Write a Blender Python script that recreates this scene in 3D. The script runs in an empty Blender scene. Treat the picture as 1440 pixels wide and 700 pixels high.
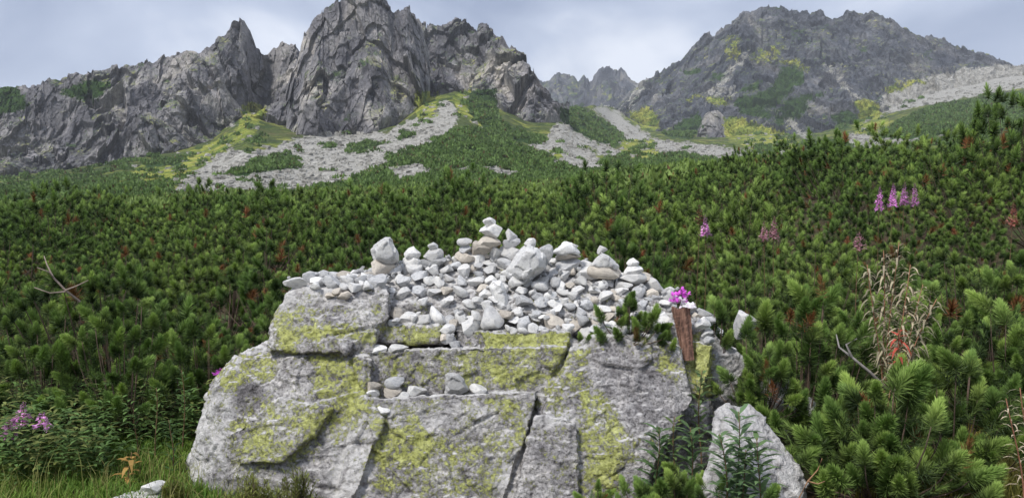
import bpy, bmesh, math, random
import numpy as np
from mathutils import Vector, Matrix, Euler
from mathutils.bvhtree import BVHTree

random.seed(7)
rng = np.random.default_rng(11)
S = bpy.context.scene
COL = S.collection
R = math.radians

# ------------------------------------------------------------------ camera
EYE = 1.6
FX = 1048.0                       # focal length in photograph pixels (photo 1440 x 700)
PITCH = math.atan(60.0 / FX)
cam = bpy.data.cameras.new("camera")
cam.sensor_width = 36.0
cam.lens = 36.0 * FX / 1440.0
cam.clip_start = 0.05
cam.clip_end = 20000
cam_o = bpy.data.objects.new("camera", cam)
COL.objects.link(cam_o)
cam_o.location = (0, 0, EYE)
cam_o.rotation_euler = (R(90) - PITCH, 0, 0)
S.camera = cam_o

# ------------------------------------------------------------------ world, sun, exposure
SUN_EL, SUN_AZ = R(52), R(218)     # azimuth clockwise from +Y: behind the camera, to the left
W = bpy.data.worlds.new("World")
S.world = W
W.use_nodes = True
nt = W.node_tree
for n in list(nt.nodes):
    nt.nodes.remove(n)
def wn(t, **k):
    n = nt.nodes.new(t)
    for a, b in k.items():
        setattr(n, a, b)
    return n
wo = wn("ShaderNodeOutputWorld")
sky = wn("ShaderNodeTexSky", sky_type='NISHITA', sun_disc=False, sun_elevation=SUN_EL, sun_rotation=SUN_AZ)
bg1 = wn("ShaderNodeBackground"); bg1.inputs[1].default_value = 0.09
nt.links.new(sky.outputs[0], bg1.inputs[0])
tc = wn("ShaderNodeTexCoord")
mp = wn("ShaderNodeMapping"); mp.inputs['Scale'].default_value = (1.0, 1.0, 2.0)
mp.inputs['Location'].default_value = (5.1, 0.7, 1.7)
mp.inputs['Rotation'].default_value = (0, R(14), 0)
nt.links.new(tc.outputs['Generated'], mp.inputs[0])
nz = wn("ShaderNodeTexNoise"); nz.inputs['Scale'].default_value = 2.0; nz.inputs['Detail'].default_value = 7; nz.inputs['Roughness'].default_value = 0.5
nz.inputs['Distortion'].default_value = 0.5
nt.links.new(mp.outputs[0], nz.inputs[0])
cr = wn("ShaderNodeValToRGB")
cr.color_ramp.elements[0].position = 0.40; cr.color_ramp.elements[0].color = (0.21, 0.265, 0.40, 1)
cr.color_ramp.elements[1].position = 0.59; cr.color_ramp.elements[1].color = (0.84, 0.87, 0.94, 1)
e = cr.color_ramp.elements.new(0.5); e.color = (0.44, 0.50, 0.635, 1)
nt.links.new(nz.outputs[0], cr.inputs[0])
bg2 = wn("ShaderNodeBackground"); bg2.inputs[1].default_value = 0.49
nt.links.new(cr.outputs[0], bg2.inputs[0])
mx = wn("ShaderNodeMixShader"); mx.inputs[0].default_value = 0.93
nt.links.new(bg1.outputs[0], mx.inputs[1]); nt.links.new(bg2.outputs[0], mx.inputs[2])
nt.links.new(mx.outputs[0], wo.inputs[0])

sun = bpy.data.lights.new("sun", 'SUN')
sun.energy = 1.5
sun.angle = R(10)
sun.color = (1.0, 0.96, 0.9)
sun_o = bpy.data.objects.new("sun", sun)
COL.objects.link(sun_o)
sd = Vector((math.sin(SUN_AZ) * math.cos(SUN_EL), math.cos(SUN_AZ) * math.cos(SUN_EL), math.sin(SUN_EL)))
sun_o.rotation_euler = sd.to_track_quat('Z', 'Y').to_euler()
S.view_settings.view_transform = 'Standard'
S.view_settings.look = 'None'
S.view_settings.exposure = 1.38
S.view_settings.gamma = 1.0
S.cycles.max_bounces = 5
S.cycles.diffuse_bounces = 3
S.cycles.transparent_max_bounces = 6

# ------------------------------------------------------------------ helpers
CP, SP = math.cos(PITCH), math.sin(PITCH)
def ray(px, py):
    a = (np.asarray(px, float) - 720) / FX
    b = (350 - np.asarray(py, float)) / FX
    return a, CP + b * SP, -SP + b * CP
def at(px, py, Y):
    x, y, z = ray(px, py)
    k = np.asarray(Y, float) / y
    return np.stack([x * k, y * k, EYE + z * k], -1)
def elev(py):                      # tan of elevation of a photo row
    _, y, z = ray(720, py)
    return z / y
def proj(P):
    x, y, z = P[..., 0], P[..., 1], P[..., 2] - EYE
    f = np.maximum(y * CP - z * SP, 1e-3)
    u = y * SP + z * CP
    return 720 + FX * x / f, 350 - FX * u / f

def _hash(ix, iy, iz, s):
    h = (ix * 374761393 + iy * 668265263 + iz * 2147483647 + s * 1274126177) & 0xFFFFFFFF
    h = ((h ^ (h >> 13)) * 1274126177) & 0xFFFFFFFF
    h = ((h ^ (h >> 15)) * 2246822519) & 0xFFFFFFFF
    return (h ^ (h >> 16)) / 4294967295.0
def vnoise(P, s=0):                # value noise in -1..1
    f = np.floor(P); i = f.astype(np.int64); t = P - f
    t = t * t * t * (t * (t * 6 - 15) + 10)
    r = 0
    for dx in (0, 1):
        wx = t[..., 0] if dx else 1 - t[..., 0]
        for dy in (0, 1):
            wy = t[..., 1] if dy else 1 - t[..., 1]
            for dz in (0, 1):
                wz = t[..., 2] if dz else 1 - t[..., 2]
                r = r + wx * wy * wz * _hash(i[..., 0] + dx, i[..., 1] + dy, i[..., 2] + dz, s)
    return r * 2 - 1
def fbm(P, octv=4, s=0, gain=0.5, ridged=False):
    r = 0; a = 1.0; n = 0
    for o in range(octv):
        v = vnoise(P * (2.03 ** o) + o * 17.3, s + o)
        if ridged:
            v = 1 - 2 * np.abs(v)
        r = r + a * v; n += a; a *= gain
    return r / n
def facet(P, s=0):                 # blocky noise: every Voronoi cell is a tilted plane of its own
    f = np.floor(P); i = f.astype(np.int64)
    best = np.full(P.shape[:-1], 1e9); out = np.zeros(P.shape[:-1])
    for dx in (-1, 0, 1):
        for dy in (-1, 0, 1):
            for dz in (-1, 0, 1):
                a, b, c = i[..., 0] + dx, i[..., 1] + dy, i[..., 2] + dz
                q = np.stack([a + _hash(a, b, c, s), b + _hash(a, b, c, s + 1), c + _hash(a, b, c, s + 2)], -1)
                d = P - q
                dd = (d * d).sum(-1)
                g = np.stack([_hash(a, b, c, s + 3), _hash(a, b, c, s + 4), _hash(a, b, c, s + 5)], -1) - 0.5
                val = (_hash(a, b, c, s + 6) - 0.5) * 1.2 + (g * d).sum(-1) * 1.6
                m = dd < best
                best = np.where(m, dd, best); out = np.where(m, val, out)
    return out
def sstep(a, b, x):
    t = np.clip((x - a) / (b - a), 0, 1)
    return t * t * (3 - 2 * t)
def inpoly(px, py, poly):
    r = np.zeros(px.shape, bool)
    n = len(poly)
    for k in range(n):
        x1, y1 = poly[k]; x2, y2 = poly[(k + 1) % n]
        if y1 == y2:
            continue
        c = ((y1 > py) != (y2 > py)) & (px < (x2 - x1) * (py - y1) / (y2 - y1) + x1)
        r ^= c
    return r

def mesh_np(name, V, F, mat=None, smooth=False, col=None, colname="Col"):
    V = np.ascontiguousarray(V, dtype=np.float32).reshape(-1, 3)
    F = np.ascontiguousarray(F, dtype=np.int32)
    me = bpy.data.meshes.new(name)
    k = F.shape[1]; m = F.shape[0]
    me.vertices.add(len(V)); me.vertices.foreach_set("co", V.ravel())
    me.loops.add(m * k); me.loops.foreach_set("vertex_index", F.ravel())
    me.polygons.add(m)
    me.polygons.foreach_set("loop_start", np.arange(0, m * k, k, dtype=np.int32))
    me.polygons.foreach_set("use_smooth", np.full(m, smooth, dtype=bool))
    me.update(calc_edges=True)
    if col is not None:
        ca = me.attributes.new(colname, 'FLOAT_COLOR', 'POINT')
        c4 = np.ones((len(V), 4), np.float32); c4[:, :3] = col
        ca.data.foreach_set("color", c4.ravel())
    if mat:
        me.materials.append(mat)
    return me
def obj(name, me, parent=None, loc=None):
    o = bpy.data.objects.new(name, me)
    COL.objects.link(o)
    if parent:
        o.parent = parent
    if loc is not None:
        o.location = loc
    return o
def tag(o, label=None, cat=None, group=None, kind=None):
    if label: o["label"] = label
    if cat: o["category"] = cat
    if group: o["group"] = group
    if kind: o["kind"] = kind
    return o
def empty(name, loc, label, cat, group=None, rz=0.0):
    o = obj(name, None, None, loc)
    o.empty_display_size = 0.1
    o.rotation_euler = (0, 0, rz)
    return tag(o, label, cat, group)

class Geo:                          # collects triangles with a colour per vertex
    def __init__(self):
        self.v, self.f, self.c, self.n = [], [], [], 0
    def add(self, v, f, c):
        v = np.asarray(v, float).reshape(-1, 3)
        self.v.append(v); self.f.append(np.asarray(f, int).reshape(-1, 3) + self.n)
        c = np.asarray(c, float)
        self.c.append(np.broadcast_to(c, (len(v), 3)) if c.ndim == 1 else c)
        self.n += len(v)
    def tube(self, pts, r0, r1, c, sides=5):
        pts = np.asarray(pts, float); n = len(pts)
        d = np.gradient(pts, axis=0)
        d /= np.linalg.norm(d, axis=1, keepdims=True) + 1e-9
        ref = np.where(np.abs(d[:, 2:3]) > 0.9, np.array([[1., 0, 0]]), np.array([[0, 0, 1.]]))
        u = np.cross(d, ref); u /= np.linalg.norm(u, axis=1, keepdims=True) + 1e-9
        w = np.cross(d, u)
        a = np.arange(sides) * 2 * math.pi / sides
        rr = np.linspace(r0, r1, n)[:, None, None]
        v = pts[:, None, :] + rr * (np.cos(a)[None, :, None] * u[:, None, :] + np.sin(a)[None, :, None] * w[:, None, :])
        f = []
        for i in range(n - 1):
            for j in range(sides):
                p, q = i * sides + j, i * sides + (j + 1) % sides
                f += [(p, q, q + sides), (p, q + sides, p + sides)]
        e = (n - 1) * sides
        for j in range(1, sides - 1):
            f.append((e, e + j, e + j + 1))
        self.add(v, f, c)
    def mesh(self, name, mat, smooth=False):
        return mesh_np(name, np.concatenate(self.v), np.concatenate(self.f), mat, smooth, np.concatenate(self.c))

# ------------------------------------------------------------------ materials
def material(name):
    m = bpy.data.materials.new(name)
    m.use_nodes = True
    t = m.node_tree
    b = t.nodes["Principled BSDF"]
    return m, t, b
def node(t, typ, **k):
    n = t.nodes.new(typ)
    for a, v in k.items():
        if a.startswith("i_"):
            n.inputs[a[2:].replace("_", " ")].default_value = v
        else:
            setattr(n, a, v)
    return n
def noise(t, vec, scale, detail=4, rough=0.55, dist=0.0):
    n = node(t, "ShaderNodeTexNoise")
    n.inputs['Scale'].default_value = scale; n.inputs['Detail'].default_value = detail
    n.inputs['Roughness'].default_value = rough; n.inputs['Distortion'].default_value = dist
    if vec is not None:
        t.links.new(vec, n.inputs['Vector'])
    return n.outputs[0]
def ramp(t, fac, stops):
    n = node(t, "ShaderNodeValToRGB")
    els = n.color_ramp.elements
    while len(els) < len(stops):
        els.new(0.5)
    for e_, (p_, c_) in zip(els, stops):
        e_.position = p_
        e_.color = (*c_, 1) if len(c_) == 3 else c_
    t.links.new(fac, n.inputs[0])
    return n.outputs[0]
def gray(v):
    return (v, v, v)
def mix(t, fac, a, b, mode='MIX'):
    n = node(t, "ShaderNodeMix", data_type='RGBA', blend_type=mode)
    for s_, v in ((0, fac), (6, a), (7, b)):
        if hasattr(v, "links"):
            t.links.new(v, n.inputs[s_])
        elif s_ == 0:
            n.inputs[0].default_value = v
        else:
            n.inputs[s_].default_value = (*v, 1)
    return n.outputs[2]
def math_(t, op, a, b=0.0, clamp=False):
    n = node(t, "ShaderNodeMath", operation=op, use_clamp=clamp)
    for i, v in enumerate((a, b)):
        if hasattr(v, "links"):
            t.links.new(v, n.inputs[i])
        else:
            n.inputs[i].default_value = v
    return n.outputs[0]
def bump(t, b, h, strength, dist):
    n = node(t, "ShaderNodeBump")
    n.inputs['Strength'].default_value = strength; n.inputs['Distance'].default_value = dist
    t.links.new(h, n.inputs['Height']); t.links.new(n.outputs[0], b.inputs['Normal'])
def coords(t, kind='Object', scale=None):
    c = node(t, "ShaderNodeTexCoord").outputs[kind]
    if scale:
        m = node(t, "ShaderNodeMapping"); m.inputs['Scale'].default_value = scale
        t.links.new(c, m.inputs[0]); c = m.outputs[0]
    return c

def leaf_material(name, trans=0.25, rough=0.6):
    m, t, b = material(name)
    a = node(t, "ShaderNodeAttribute", attribute_name="Col").outputs[0]
    oi = node(t, "ShaderNodeObjectInfo").outputs['Random']
    hs = node(t, "ShaderNodeHueSaturation")
    t.links.new(math_(t, 'ADD', math_(t, 'MULTIPLY', oi, -0.03), 0.512), hs.inputs['Hue'])
    t.links.new(math_(t, 'ADD', math_(t, 'MULTIPLY', oi, 0.62), 0.68), hs.inputs['Value'])
    t.links.new(a, hs.inputs['Color'])
    t.links.new(hs.outputs[0], b.inputs['Base Color'])
    b.inputs['Roughness'].default_value = rough
    b.inputs['Specular IOR Level'].default_value = 0.25
    tr = node(t, "ShaderNodeBsdfTranslucent")
    t.links.new(hs.outputs[0], tr.inputs[0])
    ms = node(t, "ShaderNodeMixShader"); ms.inputs[0].default_value = trans
    t.links.new(b.outputs[0], ms.inputs[1]); t.links.new(tr.outputs[0], ms.inputs[2])
    t.links.new(ms.outputs[0], t.nodes["Material Output"].inputs[0])
    return m
M_needle = leaf_material("pine_needles", 0.16)
M_leaf = leaf_material("leaves", 0.3)
M_petal = leaf_material("petals", 0.3)

def bark_material():
    m, t, b = material("bark")
    a = node(t, "ShaderNodeAttribute", attribute_name="Col").outputs[0]
    n = noise(t, coords(t), 40, 3)
    t.links.new(mix(t, 1.0, a, ramp(t, n, [(0.3, gray(0.6)), (0.7, gray(1.25))]), 'MULTIPLY'), b.inputs['Base Color'])
    b.inputs['Roughness'].default_value = 0.85
    bump(t, b, n, 0.5, 0.004)
    return m
M_bark = bark_material()

def stone_material(name, dark, light, warm, sc=1.0):
    m, t, b = material(name)
    c = coords(t)
    oi = node(t, "ShaderNodeObjectInfo").outputs['Random']
    n0 = node(t, "ShaderNodeTexNoise", noise_dimensions='4D'); n0.inputs['Scale'].default_value = 3.0 * sc; n0.inputs['Detail'].default_value = 5
    t.links.new(c, n0.inputs['Vector']); t.links.new(math_(t, 'MULTIPLY', oi, 40), n0.inputs['W'])
    n1 = noise(t, c, 26 * min(sc, 4), 3, 0.7)
    base = ramp(t, n0.outputs[0], [(0.28, dark), (0.5, light), (0.75, warm)])
    sp = ramp(t, n1, [(0.33, gray(0.55)), (0.45, gray(1.0)), (0.7, gray(1.1))])
    base = mix(t, 0.75, base, sp, 'MULTIPLY')
    var = math_(t, 'ADD', math_(t, 'MULTIPLY', oi, 0.4), 0.76)
    hs = node(t, "ShaderNodeHueSaturation")
    t.links.new(base, hs.inputs['Color']); t.links.new(var, hs.inputs['Value'])
    t.links.new(hs.outputs[0], b.inputs['Base Color'])
    b.inputs['Roughness'].default_value = 0.85
    b.inputs['Specular IOR Level'].default_value = 0.25
    bump(t, b, math_(t, 'ADD', n1, math_(t, 'MULTIPLY', n0.outputs[0], 1.5)), 0.35, 0.06 / sc)
    return m
M_pale = stone_material("pale_granite", (0.48, 0.48, 0.49), (0.71, 0.705, 0.695), (0.76, 0.74, 0.70))
M_grey = stone_material("grey_granite", (0.32, 0.325, 0.34), (0.53, 0.535, 0.545), (0.62, 0.61, 0.60))
M_tan = stone_material("tan_granite", (0.40, 0.36, 0.32), (0.60, 0.55, 0.48), (0.64, 0.58, 0.50))

M_block = stone_material("pale_granite_block", (0.50, 0.50, 0.51), (0.66, 0.66, 0.655), (0.72, 0.71, 0.68), 9.0)
M_blockgrey = stone_material("grey_granite_block", (0.36, 0.36, 0.37), (0.52, 0.52, 0.52), (0.60, 0.59, 0.57), 9.0)

def boulder_material():
    m, t, b = material("lichen_granite")
    c = coords(t)
    a = node(t, "ShaderNodeAttribute", attribute_name="Col")
    sep = node(t, "ShaderNodeSeparateColor"); t.links.new(a.outputs[0], sep.inputs[0])
    lich, pale, brown = sep.outputs[0], sep.outputs[1], sep.outputs[2]
    nb = noise(t, c, 2.6, 6, 0.62)
    base = ramp(t, nb, [(0.3, (0.18, 0.172, 0.178)), (0.46, (0.29, 0.28, 0.285)), (0.58, (0.40, 0.388, 0.382)), (0.72, (0.54, 0.53, 0.515))])
    n2 = noise(t, c, 55, 4, 0.7)
    base = mix(t, 0.95, base, ramp(t, n2, [(0.34, gray(0.32)), (0.46, gray(0.92)), (0.64, gray(1.5))]), 'MULTIPLY')
    n5 = noise(t, c, 13, 5, 0.65, 0.3)
    base = mix(t, 0.9, base, ramp(t, n5, [(0.34, (0.46, 0.44, 0.45)), (0.5, gray(1.0)), (0.66, (1.4, 1.38, 1.36))]), 'MULTIPLY')
    # pale crust: bleached faces and pale mineral streaks
    base = mix(t, math_(t, 'MULTIPLY', pale, ramp(t, n5, [(0.36, gray(0.3)), (0.55, gray(1))])), base, (0.68, 0.67, 0.66))
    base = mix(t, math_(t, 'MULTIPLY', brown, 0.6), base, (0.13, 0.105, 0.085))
    # lichen: patches with ragged edges
    l1 = noise(t, c, 9.0, 8, 0.74, 0.3)
    l2 = noise(t, c, 46, 6, 0.72)
    lf = math_(t, 'ADD', math_(t, 'MULTIPLY', l1, 0.5), math_(t, 'MULTIPLY', l2, 0.5))
    lf = math_(t, 'ADD', lf, math_(t, 'MULTIPLY', math_(t, 'SUBTRACT', lich, 0.57), 0.24))
    lm = ramp(t, lf, [(0.495, gray(0)), (0.565, gray(0.86))])
    lc = ramp(t, noise(t, c, 20, 4, 0.65), [(0.3, (0.25, 0.265, 0.075)), (0.48, (0.44, 0.465, 0.12)), (0.68, (0.60, 0.63, 0.23))])
    lc = mix(t, 0.7, lc, ramp(t, n2, [(0.36, gray(0.4)), (0.5, gray(1.0)), (0.7, gray(1.15))]), 'MULTIPLY')
    base = mix(t, lm, base, lc)
    # black crust lichen specks
    base = mix(t, ramp(t, noise(t, c, 90, 3, 0.6), [(0.66, gray(0)), (0.71, gray(0.8))]), base, (0.05, 0.05, 0.052))
    t.links.new(base, b.inputs['Base Color'])
    b.inputs['Roughness'].default_value = 0.9
    b.inputs['Specular IOR Level'].default_value = 0.2
    h = math_(t, 'ADD', math_(t, 'ADD', n2, math_(t, 'MULTIPLY', n5, 2.0)), math_(t, 'MULTIPLY', lm, 0.4))
    bump(t, b, h, 0.9, 0.016)
    return m
M_boulder = boulder_material()

def mountain_material(name, tones, sc, streak=2.2):
    """rock with cracks; Col = scree, grass, dwarf pine painted on the surface; grass also on flat ledges"""
    m, t, b = material(name)
    c = coords(t, 'Object', (1, 1, 1.0 / streak))
    c1 = coords(t)
    n1 = noise(t, c, 0.035 * sc, 6, 0.62, 0.6)
    n2 = noise(t, c, 0.16 * sc, 6, 0.7, 0.8)
    n3 = noise(t, c1, 0.5 * sc, 4, 0.7)
    base = ramp(t, n1, [(0.34, tones[0]), (0.47, tones[1]), (0.57, tones[2]), (0.68, tones[3])])
    base = mix(t, 0.8, base, ramp(t, n2, [(0.34, gray(0.45)), (0.45, gray(0.9)), (0.6, gray(1.15)), (0.72, gray(1.5))]), 'MULTIPLY')
    base = mix(t, 0.8, base, ramp(t, n3, [(0.34, gray(0.65)), (0.5, gray(1.0)), (0.68, gray(1.35))]), 'MULTIPLY')
    a = node(t, "ShaderNodeAttribute", attribute_name="Col")
    sep = node(t, "ShaderNodeSeparateColor"); t.links.new(a.outputs[0], sep.inputs[0])
    geo = node(t, "ShaderNodeNewGeometry")
    sx = node(t, "ShaderNodeSeparateXYZ"); t.links.new(geo.outputs['Normal'], sx.inputs[0])
    gcol = ramp(t, noise(t, c1, 0.07 * sc, 5, 0.65), [(0.32, (0.07, 0.12, 0.03)), (0.44, (0.17, 0.22, 0.045)), (0.56, (0.31, 0.33, 0.065)), (0.7, (0.42, 0.40, 0.12))])
    gcol = mix(t, 0.85, gcol, ramp(t, n3, [(0.38, gray(0.35)), (0.5, gray(0.95)), (0.66, gray(1.35))]), 'MULTIPLY')
    scol = ramp(t, n3, [(0.33, (0.23, 0.225, 0.205)), (0.5, (0.38, 0.37, 0.34)), (0.66, (0.50, 0.485, 0.445))])
    scol = mix(t, 0.5, scol, ramp(t, noise(t, c1, 1.3 * sc, 3, 0.7), [(0.38, gray(0.35)), (0.5, gray(1)), (0.7, gray(1.3))]), 'MULTIPLY')
    pcol = ramp(t, noise(t, c1, 0.3 * sc, 4, 0.65), [(0.35, (0.022, 0.045, 0.018)), (0.6, (0.05, 0.095, 0.025)), (0.75, (0.075, 0.13, 0.03))])
    ledge = math_(t, 'MULTIPLY', ramp(t, math_(t, 'ADD', sx.outputs[2], math_(t, 'MULTIPLY', n1, 0.5)), [(0.82, gray(0)), (0.98, gray(1))]),
                  ramp(t, noise(t, c1, 0.03 * sc, 4, 0.6), [(0.42, gray(0)), (0.56, gray(0.75))]))
    lcol = mix(t, ramp(t, noise(t, c1, 0.1 * sc, 3), [(0.45, gray(0)), (0.55, gray(1))]), pcol, gcol)
    base = mix(t, ledge, base, lcol)
    scrub = math_(t, 'MULTIPLY', ramp(t, noise(t, c1, 0.055 * sc, 6, 0.72), [(0.575, gray(0)), (0.63, gray(0.85))]), ramp(t, sx.outputs[2], [(0.2, gray(0)), (0.5, gray(1))]))
    base = mix(t, scrub, base, pcol)
    rag = math_(t, 'MULTIPLY', math_(t, 'SUBTRACT', noise(t, c1, 0.22 * sc, 5, 0.7), 0.5), 1.5)
    for k_, col_ in ((0, scol), (1, gcol), (2, pcol)):
        base = mix(t, ramp(t, math_(t, 'ADD', sep.outputs[k_], rag), [(0.36, gray(0)), (0.56, gray(1))]), base, col_)
    t.links.new(base, b.inputs['Base Color'])
    b.inputs['Roughness'].default_value = 0.95
    b.inputs['Specular IOR Level'].default_value = 0.1
    bump(t, b, math_(t, 'ADD', n2, math_(t, 'MULTIPLY', n3, 0.5)), 0.8, 2.5 / sc)
    return m
M_crag = mountain_material("crag_rock", [(0.092, 0.092, 0.104), (0.178, 0.174, 0.186), (0.295, 0.282, 0.282), (0.49, 0.455, 0.415)], 1.0)
M_peak = mountain_material("peak_rock", [(0.058, 0.066, 0.082), (0.098, 0.106, 0.125), (0.145, 0.15, 0.165), (0.25, 0.24, 0.225)], 0.6, 1.3)
M_slope = mountain_material("valley_slope", [(0.05, 0.07, 0.03), (0.075, 0.10, 0.035), (0.10, 0.12, 0.04), (0.14, 0.13, 0.06)], 1.0, 1.0)

# ------------------------------------------------------------------ ground and valley slopes
# foot of the cliffs: photo column, photo row, distance
BASE = np.array([(-400, 255, 400), (-150, 255, 420), (0, 252, 430), (100, 242, 440), (200, 218, 455), (300, 195, 490), (350, 150, 560), (385, 165, 545), (425, 188, 480),
                 (500, 192, 470), (560, 172, 490), (600, 138, 530), (640, 128, 545), (690, 150, 525), (740, 172, 520), (790, 160, 600), (830, 150, 900),
                 (860, 150, 1150), (900, 178, 950), (1000, 192, 800), (1150, 188, 800), (1210, 170, 820), (1300, 130, 900), (1440, 104, 950), (1900, 100, 950)], float)
def gz(x, y):                       # ground near the camera
    d = np.maximum(y, 0)
    z = -0.08 + 0.033 * np.maximum(d - 8, 0) * sstep(6, 16, d) + np.where(x > 0, 0.019, 0.030) * x * sstep(4, 40, d)
    z = z + (1.45 * sstep(4.0, 10.5, x) + 0.015 * np.maximum(x - 9, 0)) * sstep(3.5, 10, d)
    z = z + 0.10 * fbm(np.stack([x * 0.5, y * 0.5, x * 0], -1), 3, 5)
    return z
def tz(x, y):
    d = np.hypot(x, y)
    az = np.arctan2(x, y)
    a = np.tan(np.clip(az, -0.8, 0.8))
    Y = d / np.sqrt(1 + a * a)
    px = 720 + FX * a * 1.0
    py = np.interp(px, BASE[:, 0], BASE[:, 1]); D = np.interp(px, BASE[:, 0], BASE[:, 2])
    e0 = (gz(a * 75, 75 + 0 * a) - EYE) / 75
    eb = elev(py)
    t = np.clip((Y - 75) / (D - 75), 0, 1)
    zf = EYE + Y * (e0 + (eb - e0) * t ** 0.85)
    zf = np.where(Y > D, EYE + D * eb + np.minimum((Y - D) * 0.12, 25), zf)
    P = np.stack([x, y, 0 * x], -1)
    amp = np.clip((Y - 75) / 120, 0, 1)
    zf = zf + amp * (3.0 * fbm(P * 0.018, 4, 21) + 1.0 * fbm(P * 0.09, 3, 22))
    k = sstep(60, 85, Y)
    return gz(x, y) * (1 - k) + zf * k

ZONES = [  # (channel 0 scree / 1 grass / 2 dwarf pine / -1 bare rock, strength, polygon in the photograph)
    (2, 1, [(-400, 240), (0, 262), (120, 245), (230, 262), (260, 290), (-400, 310)]),
    (2, .9, [(440, 275), (540, 240), (640, 180), (690, 178), (770, 228), (830, 262), (440, 300)]),
    (2, .9, [(780, 225), (900, 215), (1000, 218), (1100, 225), (1100, 290), (780, 280)]),
    (0, 1, [(235, 295), (255, 255), (315, 202), (350, 216), (425, 192), (470, 185), (545, 186), (590, 160), (628, 138), (646, 155), (634, 182), (592, 205), (540, 228), (480, 252), (420, 270), (330, 290)]),
    (1, .9, [(140, 262), (170, 246), (220, 225), (290, 205), (335, 178), (345, 145), (375, 148), (362, 182), (318, 212), (260, 246), (230, 262)]),
    (0, .8, [(300, 170), (335, 158), (332, 172), (310, 182)]),
    (1, .9, [(585, 128), (622, 132), (612, 165), (585, 166)]),
    (1, 1, [(638, 132), (668, 122), (660, 148), (700, 192), (680, 182), (645, 158)]),
    (2, 1, [(312, 247), (350, 232), (380, 216), (420, 213), (418, 234), (370, 244)]),
    (2, 1, [(484, 214), (512, 200), (536, 196), (530, 207), (492, 216)]),
    (2, 1, [(450, 201), (474, 196), (474, 206), (452, 207)]),
    (2, 1, [(200, 228), (225, 220), (258, 222), (250, 232), (208, 236)]),
    (2, 1, [(556, 192), (582, 182), (580, 190), (560, 198)]),
    (2, 1, [(574, 232), (600, 222), (606, 208), (580, 208), (545, 225)]),
    (0, .9, [(542, 238), (596, 228), (606, 250), (560, 256)]), (0, .8, [(640, 232), (668, 230), (664, 248), (644, 250)]),
    (0, .9, [(678, 232), (700, 232), (746, 250), (730, 258), (692, 248)]), (0, .8, [(555, 252), (580, 256), (560, 262), (540, 258)]),
    (2, 1, [(662, 128), (696, 122), (700, 168), (762, 194), (792, 214), (752, 204), (692, 186), (658, 154)]),
    (0, 1, [(733, 198), (765, 205), (775, 176), (792, 174), (832, 214), (864, 240), (806, 238)]),
    (0, .9, [(790, 172), (812, 178), (856, 205), (882, 216), (860, 222), (820, 200)]),
    (1, .9, [(812, 170), (838, 180), (832, 192), (812, 184)]), (1, .9, [(770, 208), (782, 205), (796, 222), (784, 222)]),
    (2, 1, [(780, 148), (820, 152), (884, 194), (872, 206), (830, 196), (788, 170)]),
    (0, .9, [(830, 150), (862, 152), (905, 185), (985, 216), (930, 218), (880, 196)]),
    (1, 1, [(872, 196), (920, 194), (926, 222), (880, 224)]),
    (1, .9, [(880, 160), (915, 150), (930, 180), (900, 180)]),
    (0, .45, [(905, 95), (925, 98), (888, 155), (870, 162), (868, 154)]),
    (1, .9, [(1018, 160), (1062, 172), (1145, 205), (1135, 222), (1060, 212), (1022, 192)]),
    (0, .9, [(950, 198), (1010, 203), (1078, 220), (1010, 226), (960, 214)]), (0, .9, [(1078, 218), (1100, 208), (1150, 224), (1090, 228)]),
    (2, 1, [(1058, 200), (1094, 212), (1090, 220), (1062, 214)]), (2, 1, [(1122, 200), (1210, 202), (1206, 218), (1128, 214)]),
    (1, .9, [(1200, 138), (1226, 140), (1256, 178), (1215, 196), (1192, 194), (1208, 165)]),
    (0, .85, [(1270, 112), (1400, 92), (1640, 90), (1640, 122), (1440, 122), (1330, 142), (1236, 162), (1240, 135)]),
    (0, .7, [(1190, 185), (1250, 190), (1330, 178), (1330, 195), (1200, 215)]),
    (2, 1, [(1232, 190), (1262, 170), (1310, 150), (1400, 132), (1640, 118), (1640, 170), (1260, 196)]),
    (2, .95, [(940, 180), (985, 158), (990, 178), (965, 196), (935, 192)]),
    (2, .95, [(1030, 140), (1080, 128), (1098, 94), (1130, 90), (1126, 120), (1095, 145), (1080, 170), (1042, 160)]),
    (2, .95, [(1082, 165), (1110, 142), (1140, 150), (1126, 165), (1092, 180)]), (2, .9, [(1165, 165), (1195, 152), (1205, 170), (1185, 186)]),
    (2, .8, [(960, 100), (985, 96), (988, 104), (964, 110)]), (2, .8, [(1000, 108), (1030, 95), (1036, 103), (1006, 118)]), (2, .8, [(1045, 120), (1070, 112), (1068, 122), (1046, 130)]), (2, .8, [(1110, 140), (1160, 128), (1158, 136), (1120, 152)]),
    (0, .5, [(1040, 70), (1060, 75), (1010, 130), (996, 128)]), (0, .45, [(1150, 90), (1165, 88), (1215, 140), (1200, 146)]), (1, .5, [(1090, 85), (1120, 80), (1150, 100), (1120, 104)]), (0, .5, [(1060, 150), (1080, 148), (1150, 190), (1130, 196)]),
    (1, .5, [(960, 140), (985, 128), (990, 138), (962, 152)]), (1, .6, [(1235, 125), (1290, 108), (1310, 112), (1250, 135)]),
    (1, .5, [(1018, 50), (1045, 48), (1040, 85), (1015, 90)]), (1, .45, [(1050, 70), (1105, 62), (1100, 90), (1060, 95)]),
    (0, .5, [(985, 128), (1030, 120), (1040, 138), (990, 150)]), (1, .6, [(990, 135), (1030, 138), (1025, 150), (996, 150)]),
    (2, .9, [(85, 130), (125, 112), (160, 118), (140, 140), (100, 142)]), (2, .9, [(-60, 130), (30, 118), (40, 150), (0, 165), (-60, 170)]),
]
def paint(P, default=(0, 0, 0), jit=5.0, seed=40, sub=None):
    return sum(paint1(P, default, jit, seed + 13 * k, sub) for k in range(4)) / 4
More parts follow.
